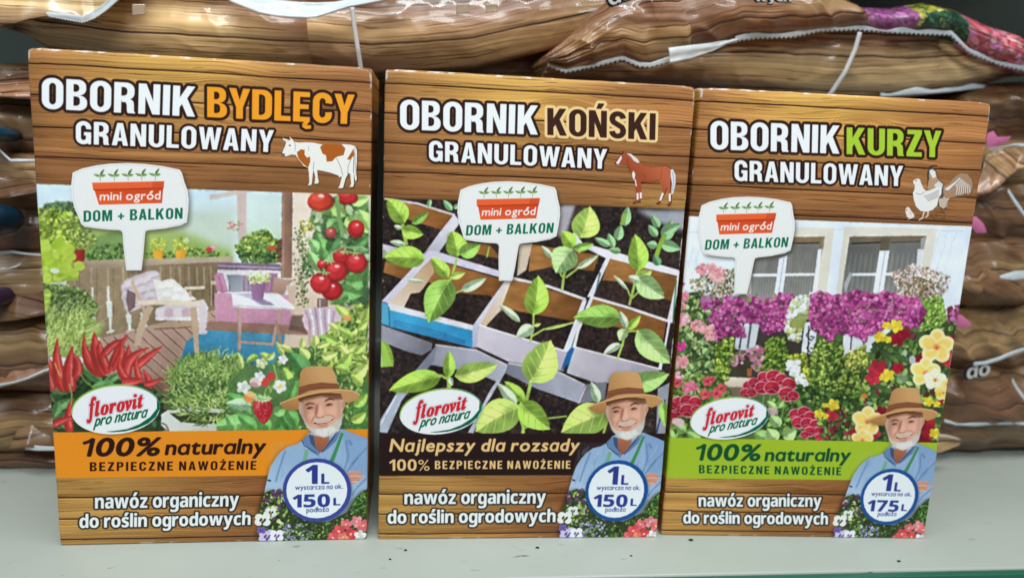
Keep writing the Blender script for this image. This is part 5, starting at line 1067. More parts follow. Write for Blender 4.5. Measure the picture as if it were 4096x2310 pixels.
def make_art():
    quads = [[(102,192), (1492,262), (1469,2170), (241,2178)], [(1543,272), (2784,352), (2621,2151), (1512,2157)], [(2806,345), (3967,408), (3700,2153), (2640,2138)]]
    arts = [Art(q, 11+i) for i, q in enumerate(quads)]
    a1, a2, a3 = arts
    for i, a in enumerate(arts): wood_print(a, i)
    photo_one(a1); photo_two(a2); photo_three(a3)
    for a, am in ((a1, .16), (a2, .14), (a3, .12)):
        r_ = a.rng; n = (noise2(AH, AW, 46, 46, r_)-.5)*.9 + (noise2(AH, AW, 14, 14, r_)-.5)*.9 + (noise2(AH, AW, 5, 5, r_)-.5)*.7 + (noise2(AH, AW, 2.6, 2.6, r_)-.5)*.6
        yy, xx = np.mgrid[0:AH, 0:AW].astype(np.float32)
        for cell, amp in ((30, 2.4*am), (9, 3.4*am), (4, 4.0*am)):
            amp *= .35 if a is a2 else 1
            X = np.clip(xx+(noise2(AH, AW, cell, cell, r_)-.5)*2*amp, 0, AW-1.01); Y = np.clip(yy+(noise2(AH, AW, cell, cell, r_)-.5)*2*amp, 0, AH-1.01)
            xi = X.astype(int); yi = Y.astype(int); fx = (X-xi)[..., None]; fy = (Y-yi)[..., None]
            a.im[:] = (a.im[yi, xi]*(1-fx)+a.im[yi, xi+1]*fx)*(1-fy) + (a.im[yi+1, xi]*(1-fx)+a.im[yi+1, xi+1]*fx)*fy
        big = (noise2(AH, AW, 110, 90, r_)-.5)*.22 + (noise2(AH, AW, 34, 30, r_)-.5)*.16
        dk = 1-np.clip(a.im.mean(2)*1.25, 0, 1)
        a.im[:] *= 1+(big*(.25+1.2*dk))[..., None]
        ga, de = ((.84, .10), (.94, .06), (.94, .06))[(a is a2)*1+(a is a3)*2]
        lum = a.im.mean(2, keepdims=True); a.im[:] = np.clip(lum+(a.im-lum)*(1-de), 0, 1)**ga
        s1 = blur(a.im, 1); g = s1.mean(2, keepdims=True)
        det = np.clip(np.abs(a.im-blur(a.im, 4)).mean(2, keepdims=True)*14, .12, 1)
        a.im[:] = np.clip(s1 + (s1-g)*-.04, 0, 1)*(1+am*.8*det*n[..., None])
        a.im[:] = np.clip(a.im + .22*(a.im-blur(a.im, 5)), 0, 1)
    # cover what spilled past the photograph with the wood again, then the coloured band
    for i, (a, top, band, col) in enumerate(((a1, [(60,735), (137,736), (1476,779), (1560,782)], [(60,1727), (240,1727), (1469,1726), (1560,1726), (1560,1908), (60,1909)], (232, 146, 40)),
                          (a2, [(1480,789), (1538,792), (2732,843), (2800,846)], [(1480,1733), (1520,1733), (2640,1738), (2700,1738), (2700,1903), (1480,1902)], (46, 30, 27)),
                          (a3, [(2700,854), (2754,856), (3888,898), (3980,901)], [(2600,1742), (2673,1743), (3760,1765), (3860,1767), (3860,1921), (2600,1906)], (164, 190, 52)))):
        b = Art.__new__(Art); b.H = a.H; b.im = np.zeros((AH, AW, 3), np.float32); b.rng = np.random.default_rng(40+i); wood_print(b, i)
        yt = _map(a.H, top); yb = _map(a.H, band)
        m = cover([np.vstack([yt, [(AW+50, -50), (-50, -50)]])], AW, AH); x, y, mm = m; h, w = mm.shape
        a.im[y:y+h, x:x+w] += (b.im[y:y+h, x:x+w]-a.im[y:y+h, x:x+w])*mm[..., None]
        m = cover([np.vstack([yb[-1:], yb[-2:-1], [(AW+50, AH+50), (-50, AH+50)]])], AW, AH); x, y, mm = m; h, w = mm.shape
        a.im[y:y+h, x:x+w] += (b.im[y:y+h, x:x+w]-a.im[y:y+h, x:x+w])*mm[..., None]
        a.use(SRC); a.fill(band, col)
        a.photo_top = (yt[0][1], yt[-1][1]) ; a.band = ((np.interp(3, yb[:4, 0], yb[:4, 1]), np.interp(AW-3, yb[:4, 0], yb[:4, 1])), (yb[5][1], yb[4][1]))
        sd = b.im[:, :460][:, ::-1].copy(); r0, r1 = int(yb[0][1]), int(yb[-1][1]); sd[r0:r1] = np.array(col)/255
        side_im.append(sd.astype(np.float32))
    cow(a1); horse(a2); hens(a3)
    for a, c in ((a1, A2), (a2, B2), (a3, D2)): a.use(c); a.M_animal = a.M.copy()
    sg = ((A1, [(512,1342), (572,1058), (1095,1045)]), (B1, [(798,1440), (888,1140), (1415,1132)]), (D1, [(248,1435), (345,1143), (845,1130)]))
    lg = ((A5, [(383,390), (455,170), (875,270)]), (B4, [(337,405), (420,200), (803,285)]), (D4, [(372,438), (455,247), (822,325)]))
    fm = ((A6, [(550,250), (1230,175), (867,974)]), (B5, [(585,350), (1158,295), (798,998)]), (D5, [(478,355), (1052,305), (643,1002)]))
    for i, a in enumerate(arts):
        for tab, fn in ((sg, sign), (lg, logo), (fm, farmer)):
            if i == 0: a.use(tab[0][0])
            else:
                a.use(tab[i][0]); a.anchor(tab[i][1], tab[0][1], tab[0][0], a1)
            a_frames.setdefault(fn.__name__, []).append(a.M.copy())
            if fn is farmer: farmer(a, '175' if i == 2 else '150', ((64, 78, 152), (30, 84, 148), (30, 84, 148))[i])
            else: fn(a)
    # type
    OR = (244, 160, 44)
    title(a1, [(166,314), (166,437), (774,466)], [(300,486), (300,577), (1087,607)], 'BYDLĘCY', OR, INK, [(824,345), (824,467), (1413,492)])
    title(a2, [(1604,398), (1604,517), (2152,542)], [(1718.5,563), (1718.5,645), (2424,681)], 'KOŃSKI', (66, 42, 32), (240, 208, 150), [(2191.5,435.5), (2191.5,543), (2619,566)])
    title(a3, [(2844.5,479), (2844.5,591.5), (3357,610)], [(2939.5,635), (2939.5,716.8), (3607,739)], 'KURZY', (170, 204, 60), INK, [(3386.7,505.6), (3386.7,611.6), (3759,625)])
    low_text(a1, [(380,1989), (380,2032), (950,2030)], [(318.6,2068), (318.6,2108), (998,2105)])
    low_text(a2, [(1619,1975), (1619,2016), (2179,2015)], [(1552,2054), (1552,2093), (2218,2089)])
    low_text(a3, [(2793,1984), (2793,2022), (3285,2023)], [(2731,2054), (2731,2090), (3312,2095)])
    for a, c, p in ((a1, (52, 28, 20), [[(326,1753), (326,1822), (629,1822)], [(658,1781), (658,1820), (1052,1818)], [(358.6,1847), (358.6,1883), (1022,1884)]]),
                    (a3, (24, 84, 52), [[(2779,1770), (2779,1833), (3035,1836)], [(3059,1803), (3059,1837), (3397,1839)], [(2794,1854), (2794,1887), (3366,1896)]])):
        a.use(SRC)
        a.text('100%', *p[0], c, 'h', 'cap', bold=(3.2, 2.6), rnd=True, slant=.16, gap=.1)
        a.text('naturalny', *p[1], c, 'h', 'x', bold=(2.2, 2.1), rnd=True, slant=.14, gap=.1)
        a.text('BEZPIECZNE NAWOŻENIE', *p[2], c, 'c', gap=.2)
    a2.use(SRC); c = (236, 198, 136)
    a2.text('Najlepszy dla rozsady', (1560,1756), (1560,1805), (2308,1806), c, 'h', 'cap', bold=(1.7, 1.7), rnd=True, slant=.16, gap=.13)
    a2.text('100%', (1557,1837), (1557,1882), (1718.5,1882), c, 'b', gap=.09, bold=(0, 0)); a2.text('BEZPIECZNE NAWOŻENIE', (1740,1843), (1740,1876), (2279,1877), c, 'c', gap=.2)
    for a in arts: a.im[:] = np.clip((a.im-.5)*1.08+.5-.004, 0, .97)
    for k in range(3): side_im[k] = np.clip((side_im[k]-.5)*1.1+.49, 0, 1)
    # offset grain and a little press noise
    for a in arts:
        n = a.rng.normal(0, .014, (AH, AW, 1)).astype(np.float32); a.im += n
        np.clip(a.im, 0, 1, out=a.im)
    return arts
a_frames = {}; side_im = []
# ================================================================ the shelf
def shelf_material():
    m, nt, b = nodes('painted_steel', .38, .45)
    tc = N(nt, 'ShaderNodeTexCoord')
    no = N(nt, 'ShaderNodeTexNoise'); no.inputs['Scale'].default_value = 9; no.inputs['Detail'].default_value = 5; nt.links.new(tc.outputs['Object'], no.inputs['Vector'])
    r = N(nt, 'ShaderNodeValToRGB'); r.color_ramp.elements[0].position = .3; r.color_ramp.elements[0].color = lin((156, 163, 154)); r.color_ramp.elements[1].position = .75; r.color_ramp.elements[1].color = lin((168, 174, 165))
    nt.links.new(no.outputs['Fac'], r.inputs[0])
    n2 = N(nt, 'ShaderNodeTexNoise'); n2.inputs['Scale'].default_value = 240; n2.inputs['Detail'].default_value = 4; mp = N(nt, 'ShaderNodeMapping'); mp.inputs['Scale'].default_value = (.35, 1, 1)
    nt.links.new(tc.outputs['Object'], mp.inputs[0]); nt.links.new(mp.outputs[0], n2.inputs['Vector'])
    r2 = N(nt, 'ShaderNodeValToRGB'); r2.color_ramp.elements[0].position = .66; r2.color_ramp.elements[1].position = .74; nt.links.new(n2.outputs['Fac'], r2.inputs[0])
    n3 = N(nt, 'ShaderNodeTexNoise'); n3.inputs['Scale'].default_value = 22; nt.links.new(tc.outputs['Object'], n3.inputs['Vector'])
    r3 = N(nt, 'ShaderNodeValToRGB'); r3.color_ramp.elements[0].position = .48; r3.color_ramp.elements[1].position = .62; nt.links.new(n3.outputs['Fac'], r3.inputs[0])
    mu = N(nt, 'ShaderNodeMath', operation='MULTIPLY'); nt.links.new(r2.outputs[0], mu.inputs[0]); nt.links.new(r3.outputs[0], mu.inputs[1])
    mx = N(nt, 'ShaderNodeMixRGB'); mx.inputs[2].default_value = lin((100, 96, 84)); nt.links.new(mu.outputs[0], mx.inputs[0]); nt.links.new(r.outputs[0], mx.inputs[1])
    nt.links.new(mx.outputs[0], b.inputs['Base Color']); bump(nt, b, 60, .0004, .25)
    return m
def plain(name, rgb, rough=.5, spec=.5, bs=None, bd=.0005, var=.12, vs=30):
    m, nt, b = nodes(name, rough, spec)
    tc = N(nt, 'ShaderNodeTexCoord'); no = N(nt, 'ShaderNodeTexNoise'); no.inputs['Scale'].default_value = vs; no.inputs['Detail'].default_value = 4; nt.links.new(tc.outputs['Object'], no.inputs['Vector'])
    mx = N(nt, 'ShaderNodeMixRGB'); c = lin(rgb); mx.inputs[1].default_value = tuple(x*(1-var) for x in c[:3])+(1,); mx.inputs[2].default_value = tuple(min(1, x*(1+var)) for x in c[:3])+(1,)
    nt.links.new(no.outputs['Fac'], mx.inputs[0]); nt.links.new(mx.outputs[0], b.inputs['Base Color'])
    if bs: bump(nt, b, bs, bd, .5)
    return m
M_steel = shelf_material()
M_green = plain('green_plastic', (34, 92, 74), .35, .5)
M_pale = plain('pale_plastic', (150, 176, 166), .3, .5)
M_back = plain('back_panel_paint', (142, 152, 146), .6, .3)
M_white = plain('white_film', (196, 204, 206), .34, .5, 120, .0016)
M_string = plain('white_cord', (188, 188, 186), .5, .4)
M_crumb = plain('dirt', (44, 38, 34), .9, .2, 400, .0003)

def block(name, p0, p1, mat, parent, bev=.0006):
    bm = bmesh.new(); bmesh.ops.create_cube(bm, size=1)
    for v in bm.verts: v.co = Vector([(p0[i]+p1[i])/2 + v.co[i]*(p1[i]-p0[i]) for i in range(3)])
    bmesh.ops.bevel(bm, geom=bm.edges[:], offset=bev, segments=2, affect='EDGES', profile=.5)
    m = bpy.data.meshes.new(name); bm.to_mesh(m); bm.free(); m.materials.append(mat); m.polygons.foreach_set('use_smooth', [True]*len(m.polygons))
    o = bpy.data.objects.new(name, m); col.objects.link(o); o.parent = parent; return o
lipdir = math.atan2(2.46-2.211, 1.851+.195)
shelf = tag(empty('shop_shelf', (.8*U, 2.322*U, 0), lipdir), 'pale grey painted steel shop shelf with a dark green price rail along its front', 'shelf')
block('shelf_board', (-.75, 0, -.03), (.75, .42, 0), M_steel, shelf, .0012)
block('price_rail', (-.75, -.0045, -.036), (.75, -.0003, -.0008), M_green, shelf)
block('rail_bead', (-.75, -.0062, -.0052), (.75, -.0048, -.0036), M_pale, shelf, .0005)
block('unseen_shading_board', (-.75, .095, 2.32*U), (.75, .42, 2.45*U), M_steel, shelf, .0012)  # unseen board, added above the frame to darken the back panel
block('back_panel', (-.75, .4204, 0), (.75, .43, .62), M_back, shelf, .001)

# ================================================================ the three cartons
arts = make_art()
def carton_material(name, im):
    m, nt, b = nodes(name, .30, .3)
    t = N(nt, 'ShaderNodeTexImage', extension='EXTEND', interpolation='Cubic'); t.image = canvas(name, im)
    uv = N(nt, 'ShaderNodeUVMap', uv_map='print'); nt.links.new(uv.outputs[0], t.inputs[0])
    # rubbed-through white board along the folds: 'wear' is 1 on the rounded edges
    at = N(nt, 'ShaderNodeAttribute', attribute_name='fold'); tc = N(nt, 'ShaderNodeTexCoord')
    no = N(nt, 'ShaderNodeTexNoise'); no.inputs['Scale'].default_value = 420; no.inputs['Detail'].default_value = 4
    mp = N(nt, 'ShaderNodeMapping'); mp.inputs['Scale'].default_value = (.55, 1, .55); nt.links.new(tc.outputs['Object'], mp.inputs[0]); nt.links.new(mp.outputs[0], no.inputs['Vector'])
    n2 = N(nt, 'ShaderNodeTexNoise'); n2.inputs['Scale'].default_value = 38; nt.links.new(tc.outputs['Object'], n2.inputs['Vector'])
    ad = N(nt, 'ShaderNodeMath', operation='ADD'); nt.links.new(no.outputs['Fac'], ad.inputs[0]); nt.links.new(n2.outputs['Fac'], ad.inputs[1])
    r = N(nt, 'ShaderNodeValToRGB'); r.color_ramp.elements[0].position = 1.10/2; r.color_ramp.elements[1].position = 1.22/2
    hf = N(nt, 'ShaderNodeMath', operation='MULTIPLY'); hf.inputs[1].default_value = .5; nt.links.new(ad.outputs[0], hf.inputs[0]); nt.links.new(hf.outputs[0], r.inputs[0])
    mu = N(nt, 'ShaderNodeMath', operation='MULTIPLY'); nt.links.new(r.outputs[0], mu.inputs[0]); nt.links.new(at.outputs['Fac'], mu.inputs[1])
    mx = N(nt, 'ShaderNodeMixRGB'); mx.inputs[2].default_value = lin((222, 216, 206)); nt.links.new(mu.outputs[0], mx.inputs[0]); nt.links.new(t.outputs[0], mx.inputs[1])
    nt.links.new(mx.outputs[0], b.inputs['Base Color'])
    b1 = bump(nt, b, 14, .0011, .35, 1); bump(nt, b, 900, .00004, .5, 2, prev=b1)
    return m
BOXH, BOXD = 1.586, .46
def carton(i, x, y, ang, label):
    a = arts[i]
    root = tag(empty('fertilizer_carton', (x*U, y*U, 0), ang), label, 'carton', 'cartons of granulated manure standing on the shelf')
    W, D, H = U, BOXD*U, BOXH*U; R = .0011
    mf = carton_material('carton_print', a.im); ms = carton_material('carton_side_print', side_im[i])
    bm = bmesh.new(); bmesh.ops.create_cube(bm, size=1)
    for v in bm.verts: v.co = Vector(((v.co.x+.5)*W, (v.co.y+.5)*D, (v.co.z+.5)*H))
    bmesh.ops.bevel(bm, geom=bm.edges[:], offset=R, segments=4, affect='EDGES', profile=.5)
    bmesh.ops.subdivide_edges(bm, edges=[e for e in bm.edges if e.calc_length() > .02], cuts=28, use_grid_fill=True)
    rr = random.Random(5+i)
    bm.verts.ensure_lookup_table()
    parts = {'front_panel': [], 'side_panel': [], 'side_panel.r': [], 'top_flap': [], 'back_panel': [], 'bottom_flap': []}
    for f in bm.faces:
        c = f.calc_center_median(); n = f.normal
        k = 'front_panel' if n.y < -.55 else 'back_panel' if n.y > .71 else 'side_panel' if n.x < -.6 else 'side_panel.r' if n.x > .6 else 'top_flap' if n.z > 0 else 'bottom_flap'
        parts[k].append([(v.co.copy()) for v in f.verts])
    bm.free()
    for k, fs in parts.items():
        if not fs: continue
        ids = {}; V = []; F = []
        for f in fs:
            q = []
            for c in f:
                key = (round(c.x, 6), round(c.y, 6), round(c.z, 6))
                if key not in ids: ids[key] = len(V); V.append(c.copy())
                q.append(ids[key])
            F.append(q)
        uv = []; wear = []
        for c in V:
            if k == 'front_panel' or k in ('top_flap', 'bottom_flap'): uv.append((c.x/W, min(c.z, H)/H + (c.y/H*.6 if k == 'top_flap' else 0)))
            else: uv.append((c.y/D if k != 'side_panel.r' else 1-c.y/D, c.z/H))
            e = sum((min(c.x, W-c.x) < R*.8, min(c.y, D-c.y) < R*.9, min(c.z, H-c.z) < R*.8))
            wear.append((0, 0, .75, 1)[e] if e < 3 else 1)
        # the board is not dead flat: a slight swell, corners knocked in a little
        for c in V:
            cx, cz = c.x/W, c.z/H
            for (px, pz, dr) in ((0, 1, 1), (1, 1, -1)):
                d = math.hypot((cx-px)*W, (cz-pz)*H, c.y)/.004
                if d < 1: c.z -= .0009*(1-d); c.x += dr*.0006*(1-d)
            if c.z > H-R*1.1: c.z += .00025*mn.noise(Vector((c.x*130, i*3.1, 0)))
            if c.x < R*1.1 or c.x > W-R*1.1: c.x += .0002*mn.noise(Vector((c.z*90, i*7.7, 1)))
        o = mesh(k.split('.')[0], V, F, mf if k in ('front_panel', 'top_flap', 'bottom_flap') else ms, root, True, uv)
        at = o.data.attributes.new('fold', 'FLOAT', 'POINT'); at.data.foreach_set('value', wear)
    # printed pieces as thin patches of ink a hair above the board, all using the same print
    def patch(name, pts, lift, lab=None):
        pts = np.clip(np.asarray(pts, float), [3, 3], [AW-3, AH-3])
        k = [0]
        for j in range(1, len(pts)):
            if np.hypot(*(pts[j]-pts[k[-1]])) > .8: k.append(j)
        pts = pts[k]
        ar = np.sum(pts[:, 0]*np.roll(pts[:, 1], -1)-np.roll(pts[:, 0], -1)*pts[:, 1])
        if ar > 0: pts = pts[::-1]
        V = [(p[0]/AW*W, -lift, (1-p[1]/AH)*H) for p in pts]; uv = [(p[0]/AW, 1-p[1]/AH) for p in pts]
        o = mesh(name, V, [list(range(len(V)))], mf, root, False, uv)
        o.data.attributes.new('fold', 'FLOAT', 'POINT')
        if lab: o['label'] = lab
    L = .00003
    def box_pts(q, pad=8): q = np.asarray(q); a0, b0 = q.min(0)-pad, q.max(0)+pad; return [(a0[0], a0[1]), (b0[0], a0[1]), (b0[0], b0[1]), (a0[0], b0[1])]
    y0 = a.photo_top; y1, y2 = a.band
    patch('photo_print', [(6, y0[0]), (AW-6, y0[1]), (AW-6, y1[1]), (6, y1[0])], L, ('photo of a garden terrace with red peppers and tomatoes', 'photo of green seedlings in cut-down boxes', 'photo of a balcony with purple and yellow flowers')[i])
    patch('colour_band', [(6, y1[0]), (AW-6, y1[1]), (AW-6, y2[1]), (6, y2[0])], L*1.6, ('orange band', 'dark brown band', 'lime green band')[i])
    for k in range(len(a.titles)): patch('title_lettering', box_pts(a.titles[k]), L*2.4, a.title_names[k])
    patch('animal_picture', _map(a.M_animal, ANIMAL[i]), L*2, ('printed brown and white cow', 'printed brown horse with a white mane', 'printed hen, cockerel and chick')[i])
    patch('portrait', _map(a_frames['farmer'][i], PORTRAIT), L*2.6, 'smiling man in a straw hat and blue shirt')
    patch('plant_label', _map(a_frames['sign'][i], SIGN_OUT), L*3)
    t = np.linspace(0, 2*math.pi, 40, endpoint=False)
    patch('brand_oval', _map(a_frames['logo'][i], np.stack([646+np.cos(t)*366, 284+np.sin(t)*207-np.cos(t)*25], 1)), L*3.4)
    patch('volume_badge', _map(a_frames['farmer'][i], np.stack([867+np.cos(t)*290, 974+np.sin(t)*267], 1)), L*3.4)
    return root
PORTRAIT = [(360, 1400), (365, 1110), (412, 1085), (430, 960), (478, 770), (562, 650), (690, 590), (745, 560), (790, 500), (750, 380), (715, 302), (600, 300), (548, 252), (690, 190), (725, -11), (776, -56), (870, -64), (959, -60), (1020, 20), (1052, 112), (1232, 178), (1110, 252), (1080, 465), (1262, 535), (1300, 560), (1290, 1400)]
SIGN_OUT = [(432, 985), (600, 932), (830, 914), (1080, 935), (1205, 960), (1240, 1050), (1272, 1180), (1258, 1345), (1100, 1390), (962, 1408), (942, 1600), (930, 1695), (820, 1695), (797, 1500), (783, 1408), (590, 1388), (497, 1362), (445, 1240), (421, 1080)]
ANIMAL = [[(676, 700), (775, 730), (1225, 765), (1245, 900), (1240, 1050), (1200, 1096), (860, 1096), (865, 960), (775, 860), (676, 865)],
          [(745, 845), (825, 742), (960, 835), (1190, 865), (1250, 950), (1230, 1120), (1215, 1210), (885, 1190), (915, 1010), (840, 865), (765, 875)],
          [(600, 1050), (665, 1040), (665, 800), (790, 700), (890, 690), (920, 830), (1100, 745), (1215, 830), (1200, 950), (1000, 985), (960, 1160), (620, 1175)]]
LBL = ('carton with orange lettering, a cow and an orange band, leftmost of the three', 'middle carton with a horse, a dark brown band and a photo of green seedlings', 'carton with lime green lettering, hens and a lime green band, beside the middle carton')
POSE = ((-1.4560, 2.2934, .135), (-.4268, 2.4291, .1097), (.5853, 2.5540, .0683))
for i in range(3): carton(i, *POSE[i], LBL[i])

# ================================================================ the bags behind
def bag_print():
    rng = np.random.default_rng(77); h, w = 1240, 2600
    n = noise2(h, w, 150, 700, rng)
    def cmap(u, v):
        k = np.clip((n-.3)*2.2 + .45*np.sin(v*25.1), 0, 1)
        return mixc((142, 102, 74), (206, 172, 120), k)
    ln = [L + rng.normal()*6 for L in range(70, h, 128)]
    im = wood(h, w, rng, ln, [(500, 300, 120, 30, 22), (1500, 700, 150, 34, 24), (2100, 200, 120, 26, -20), (900, 950, 140, 30, 20)], cmap, 1.45, 1.35)
    return im.astype(np.float32)
def flower_print(base):
    a = Art.__new__(Art); a.H = np.eye(3); a.M = np.eye(3); a.rng = np.random.default_rng(3); a.im = base.copy()
    class P: pass
    # patches of blossom: violet, yellow with green, coral; used where the bag's picture shows
    global AW, AH
    ow, oh = AW, AH; AH, AW = base.shape[:2]
    a.scatter([(690, 560), (885, 560), (890, 840), (680, 840)], 800, 22, [(196, 110, 180), (184, 96, 166), (210, 140, 194), (156, 80, 142)], dot=True, shadow=.3)
    a.scatter([(885, 560), (1080, 560), (1110, 840), (890, 840)], 600, 24, [(210, 206, 80), (190, 190, 60), (226, 220, 110), (60, 110, 70)], dot=True, shadow=.3)
    a.scatter([(910, 700), (1070, 680), (1120, 840), (880, 840)], 300, 26, [(40, 90, 66), (60, 120, 80), (30, 66, 50)], shadow=.3)
    a.scatter([(1075, 560), (1350, 560), (1400, 840), (1110, 840)], 900, 30, [(232, 104, 112), (222, 80, 94), (236, 140, 148), (224, 70, 80), (240, 176, 176), (230, 140, 190)], dot=True, shadow=.3)
    AW, AH = ow, oh
    return a.im
def creases(nt, b, scale, dist, strength, prev):
    """flat facets meeting in sharp folds, as stiff film makes when it is handled"""
    tc = N(nt, 'ShaderNodeTexCoord'); no = N(nt, 'ShaderNodeTexNoise'); no.inputs['Scale'].default_value = 9; no.inputs['Detail'].default_value = 2; nt.links.new(tc.outputs['Object'], no.inputs['Vector'])
    sc_ = N(nt, 'ShaderNodeVectorMath', operation='SCALE'); sc_.inputs['Scale'].default_value = .07; nt.links.new(no.outputs['Color'], sc_.inputs[0])
    ad = N(nt, 'ShaderNodeVectorMath', operation='ADD'); nt.links.new(tc.outputs['Object'], ad.inputs[0]); nt.links.new(sc_.outputs[0], ad.inputs[1])
    mp = N(nt, 'ShaderNodeMapping'); mp.inputs['Scale'].default_value = (.55, 1, 1.2); mp.inputs['Rotation'].default_value = (0, .5, 0); nt.links.new(ad.outputs[0], mp.inputs[0])
    vo = N(nt, 'ShaderNodeTexVoronoi'); vo.inputs['Scale'].default_value = scale; nt.links.new(mp.outputs[0], vo.inputs['Vector'])
    bu = N(nt, 'ShaderNodeBump'); bu.inputs['Distance'].default_value = dist; bu.inputs['Strength'].default_value = strength; nt.links.new(vo.outputs['Distance'], bu.inputs['Height']); nt.links.new(prev.outputs[0], bu.inputs['Normal']); nt.links.new(bu.outputs[0], b.inputs['Normal'])
    return bu
def film_material(name, im, rough=.36, coat=.35, fine=1.3):
    m, nt, b = nodes(name, rough, .5)
    t = N(nt, 'ShaderNodeTexImage', extension='REPEAT'); t.image = canvas(name, im)
    uv = N(nt, 'ShaderNodeUVMap', uv_map='print'); nt.links.new(uv.outputs[0], t.inputs[0]); nt.links.new(t.outputs[0], b.inputs['Base Color'])
    b.inputs['Coat Weight'].default_value = coat; b.inputs['Coat Roughness'].default_value = .07
    b1 = bump(nt, b, 16, .006, .45, 3, stretch=(1, 1, .6)); b2 = creases(nt, b, 34, .0034, .55*fine, b1); bump(nt, b, 90, .0010, .3*fine, 2, prev=b2)
    return m
base = bag_print(); M_film = film_material('film_print', base); M_dkfilm = film_material('darkened_film_print', base*.62+np.array([.105, .075, .045], np.float32)-.03, .40, .2, 1.0); M_flow = film_material('film_blossom_print', flower_print(base))  # dark film: the same bag print, darkened, for the side stacks

def curve(pts, n):
    p = np.asarray(pts, float); d = np.r_[0, np.cumsum(np.hypot(*np.diff(p[:, :2], axis=0).T))]; d /= d[-1]
    t = np.linspace(0, 1, n); return np.stack([np.interp(t, d, p[:, k]) for k in range(p.shape[1])], 1)
def bag(top, bot, depth, bulge, label, uvo=(0, 0), flow=False, group=None, seed=0, t0=0.0, wr=.022, nu=150, nv=30, name='plastic_bag', dark=False, crump=0.0):
    """a filled bag seen from the side: its upper and lower silhouettes are measured, the belly swells
    towards the aisle between them and the bag runs back into the shelf"""
    T = curve(top, nu); Bt = curve(bot, nu)
    V = []; uv = []; rows = []
    prof = [(v, 'f') for v in np.linspace(0, 1, nv)] + [(v, 'b') for v in np.linspace(1, 0, 12)[1:-1]]
    for i in range(nu):
        P1 = on_plane(T[i, 0], T[i, 1], t0); P0 = on_plane(Bt[i, 0], Bt[i, 1], t0); h = np.linalg.norm(P1-P0)
        u = i/(nu-1); arc = 0; prev = None
        s = P0 @ BD
        for v, side in prof:
            if side == 'f': k = math.sin(math.pi*v)**.7; q = P0*(1-v)+P1*v; tt = -bulge*k*min(1, h/.16)
            else: k = math.sin(math.pi*v)**.35; q = P0*(1-v)+P1*v; tt = depth*k
            p = q + BN*tt
            if side == 'f' or True:
                w = wr*min(1, .25+math.sin(math.pi*min(max(v, 0), 1)))
                x = Vector((p[0]*1.6+seed*3.3, p[1]*1.2, p[2]*5)); 
                f = mn.noise(x) + .6*mn.noise(x*2.3) + .35*(1-abs(mn.noise(Vector((p[0]*7+seed, p[1], p[2]*3))))*2.2) + .22*mn.noise(x*6)
                end = math.exp(-u*nu*1.0/(nu*.07)) + math.exp(-(1-u)/.07)
                g = (1-abs(mn.noise(Vector((s*2+seed, v*9, seed*1.7))))*2)*end
                if crump:
                    y = Vector((p[0]*2.2+seed, p[1]*1.5, p[2]*2.6+p[0]*1.9)); f += crump*((1-abs(mn.noise(y))*1.9)**2 + .7*(1-abs(mn.noise(y*2.1+Vector((3, 1, 2))))*2)**2 - .8)
                p = p - BN*(w*f + .03*g) + np.array([0, 0, w*.35*mn.noise(x*1.7+Vector((5, 5, 5)))])
            if prev is not None: arc += np.linalg.norm(p-prev)
            prev = p; V.append(p*U); uv.append((s/2.92+uvo[0], arc/1.40+uvo[1]))
    m = len(prof); F = []
    for i in range(nu-1):
        for j in range(m): F.append((i*m+j, (i+1)*m+j, (i+1)*m+(j+1) % m, i*m+(j+1) % m))
    F.append(tuple(range(m))[::-1][::-1]); F.append(tuple((nu-1)*m+j for j in range(m))[::-1])
    c = np.mean(V, 0); base_pt = Vector((c[0], c[1], min(v[2] for v in V)))
    root = tag(empty(name, base_pt), label, 'bag', group)
    Vl = [Vector(v)-base_pt for v in V]
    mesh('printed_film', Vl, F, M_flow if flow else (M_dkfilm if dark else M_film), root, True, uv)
    return root
def strip(root, name, edge, width, t=0.0, mat=None, up=None, serr=.0, n=160, wav=.01, seed=0, label=None, uvo=(0, 0), thick=.0007, rot=0.0):
    """a band of film: lower (cut) edge measured, upper edge a given height above or a second curve"""
    E = curve(edge, n); Up = curve(up, n) if up is not None else None
    nr = 10 if up is not None else 4; V = []; uv = []
    for i in range(n):
        tt = E[i, 2] if E.shape[1] > 2 else t
        P0 = on_plane(E[i, 0], E[i, 1], tt)
        if Up is not None: P1 = on_plane(Up[i, 0], Up[i, 1], Up[i, 2] if Up.shape[1] > 2 else tt)
        else: P1 = P0 + np.array([0, 0, width*(.75+.8*mn.noise(Vector((P0[0]*9+seed, P0[2]*3, seed))))])
        z = serr*(1 if i % 2 else -1)
        for j in range(nr):
            v = j/(nr-1); p = P0*(1-v)+P1*v
            a = mn.noise(Vector((p[0]*5+seed*9, v*1.3, seed))) + .5*mn.noise(Vector((p[0]*14+seed*9, v*2, seed+4)))
            p = p - BN*(wav*a) + np.array([0, 0, z if j == 0 else 0])
            V.append(p*U); ca, sa = math.cos(rot), math.sin(rot); s_ = p @ BD; uv.append(((s_*ca+p[2]*sa)/2.92+uvo[0], (-s_*sa+p[2]*ca)/1.4+uvo[1]))
    F = [(i*nr+j, (i+1)*nr+j, (i+1)*nr+j+1, i*nr+j+1) for i in range(n-1) for j in range(nr-1)]
    b = root.location; o = mesh(name, [Vector(v)-b for v in V], F, mat or M_white, root, True, uv)
    md = o.modifiers.new('thickness', 'SOLIDIFY'); md.thickness = thick; md.offset = 0
    if label: o['label'] = label
    return o
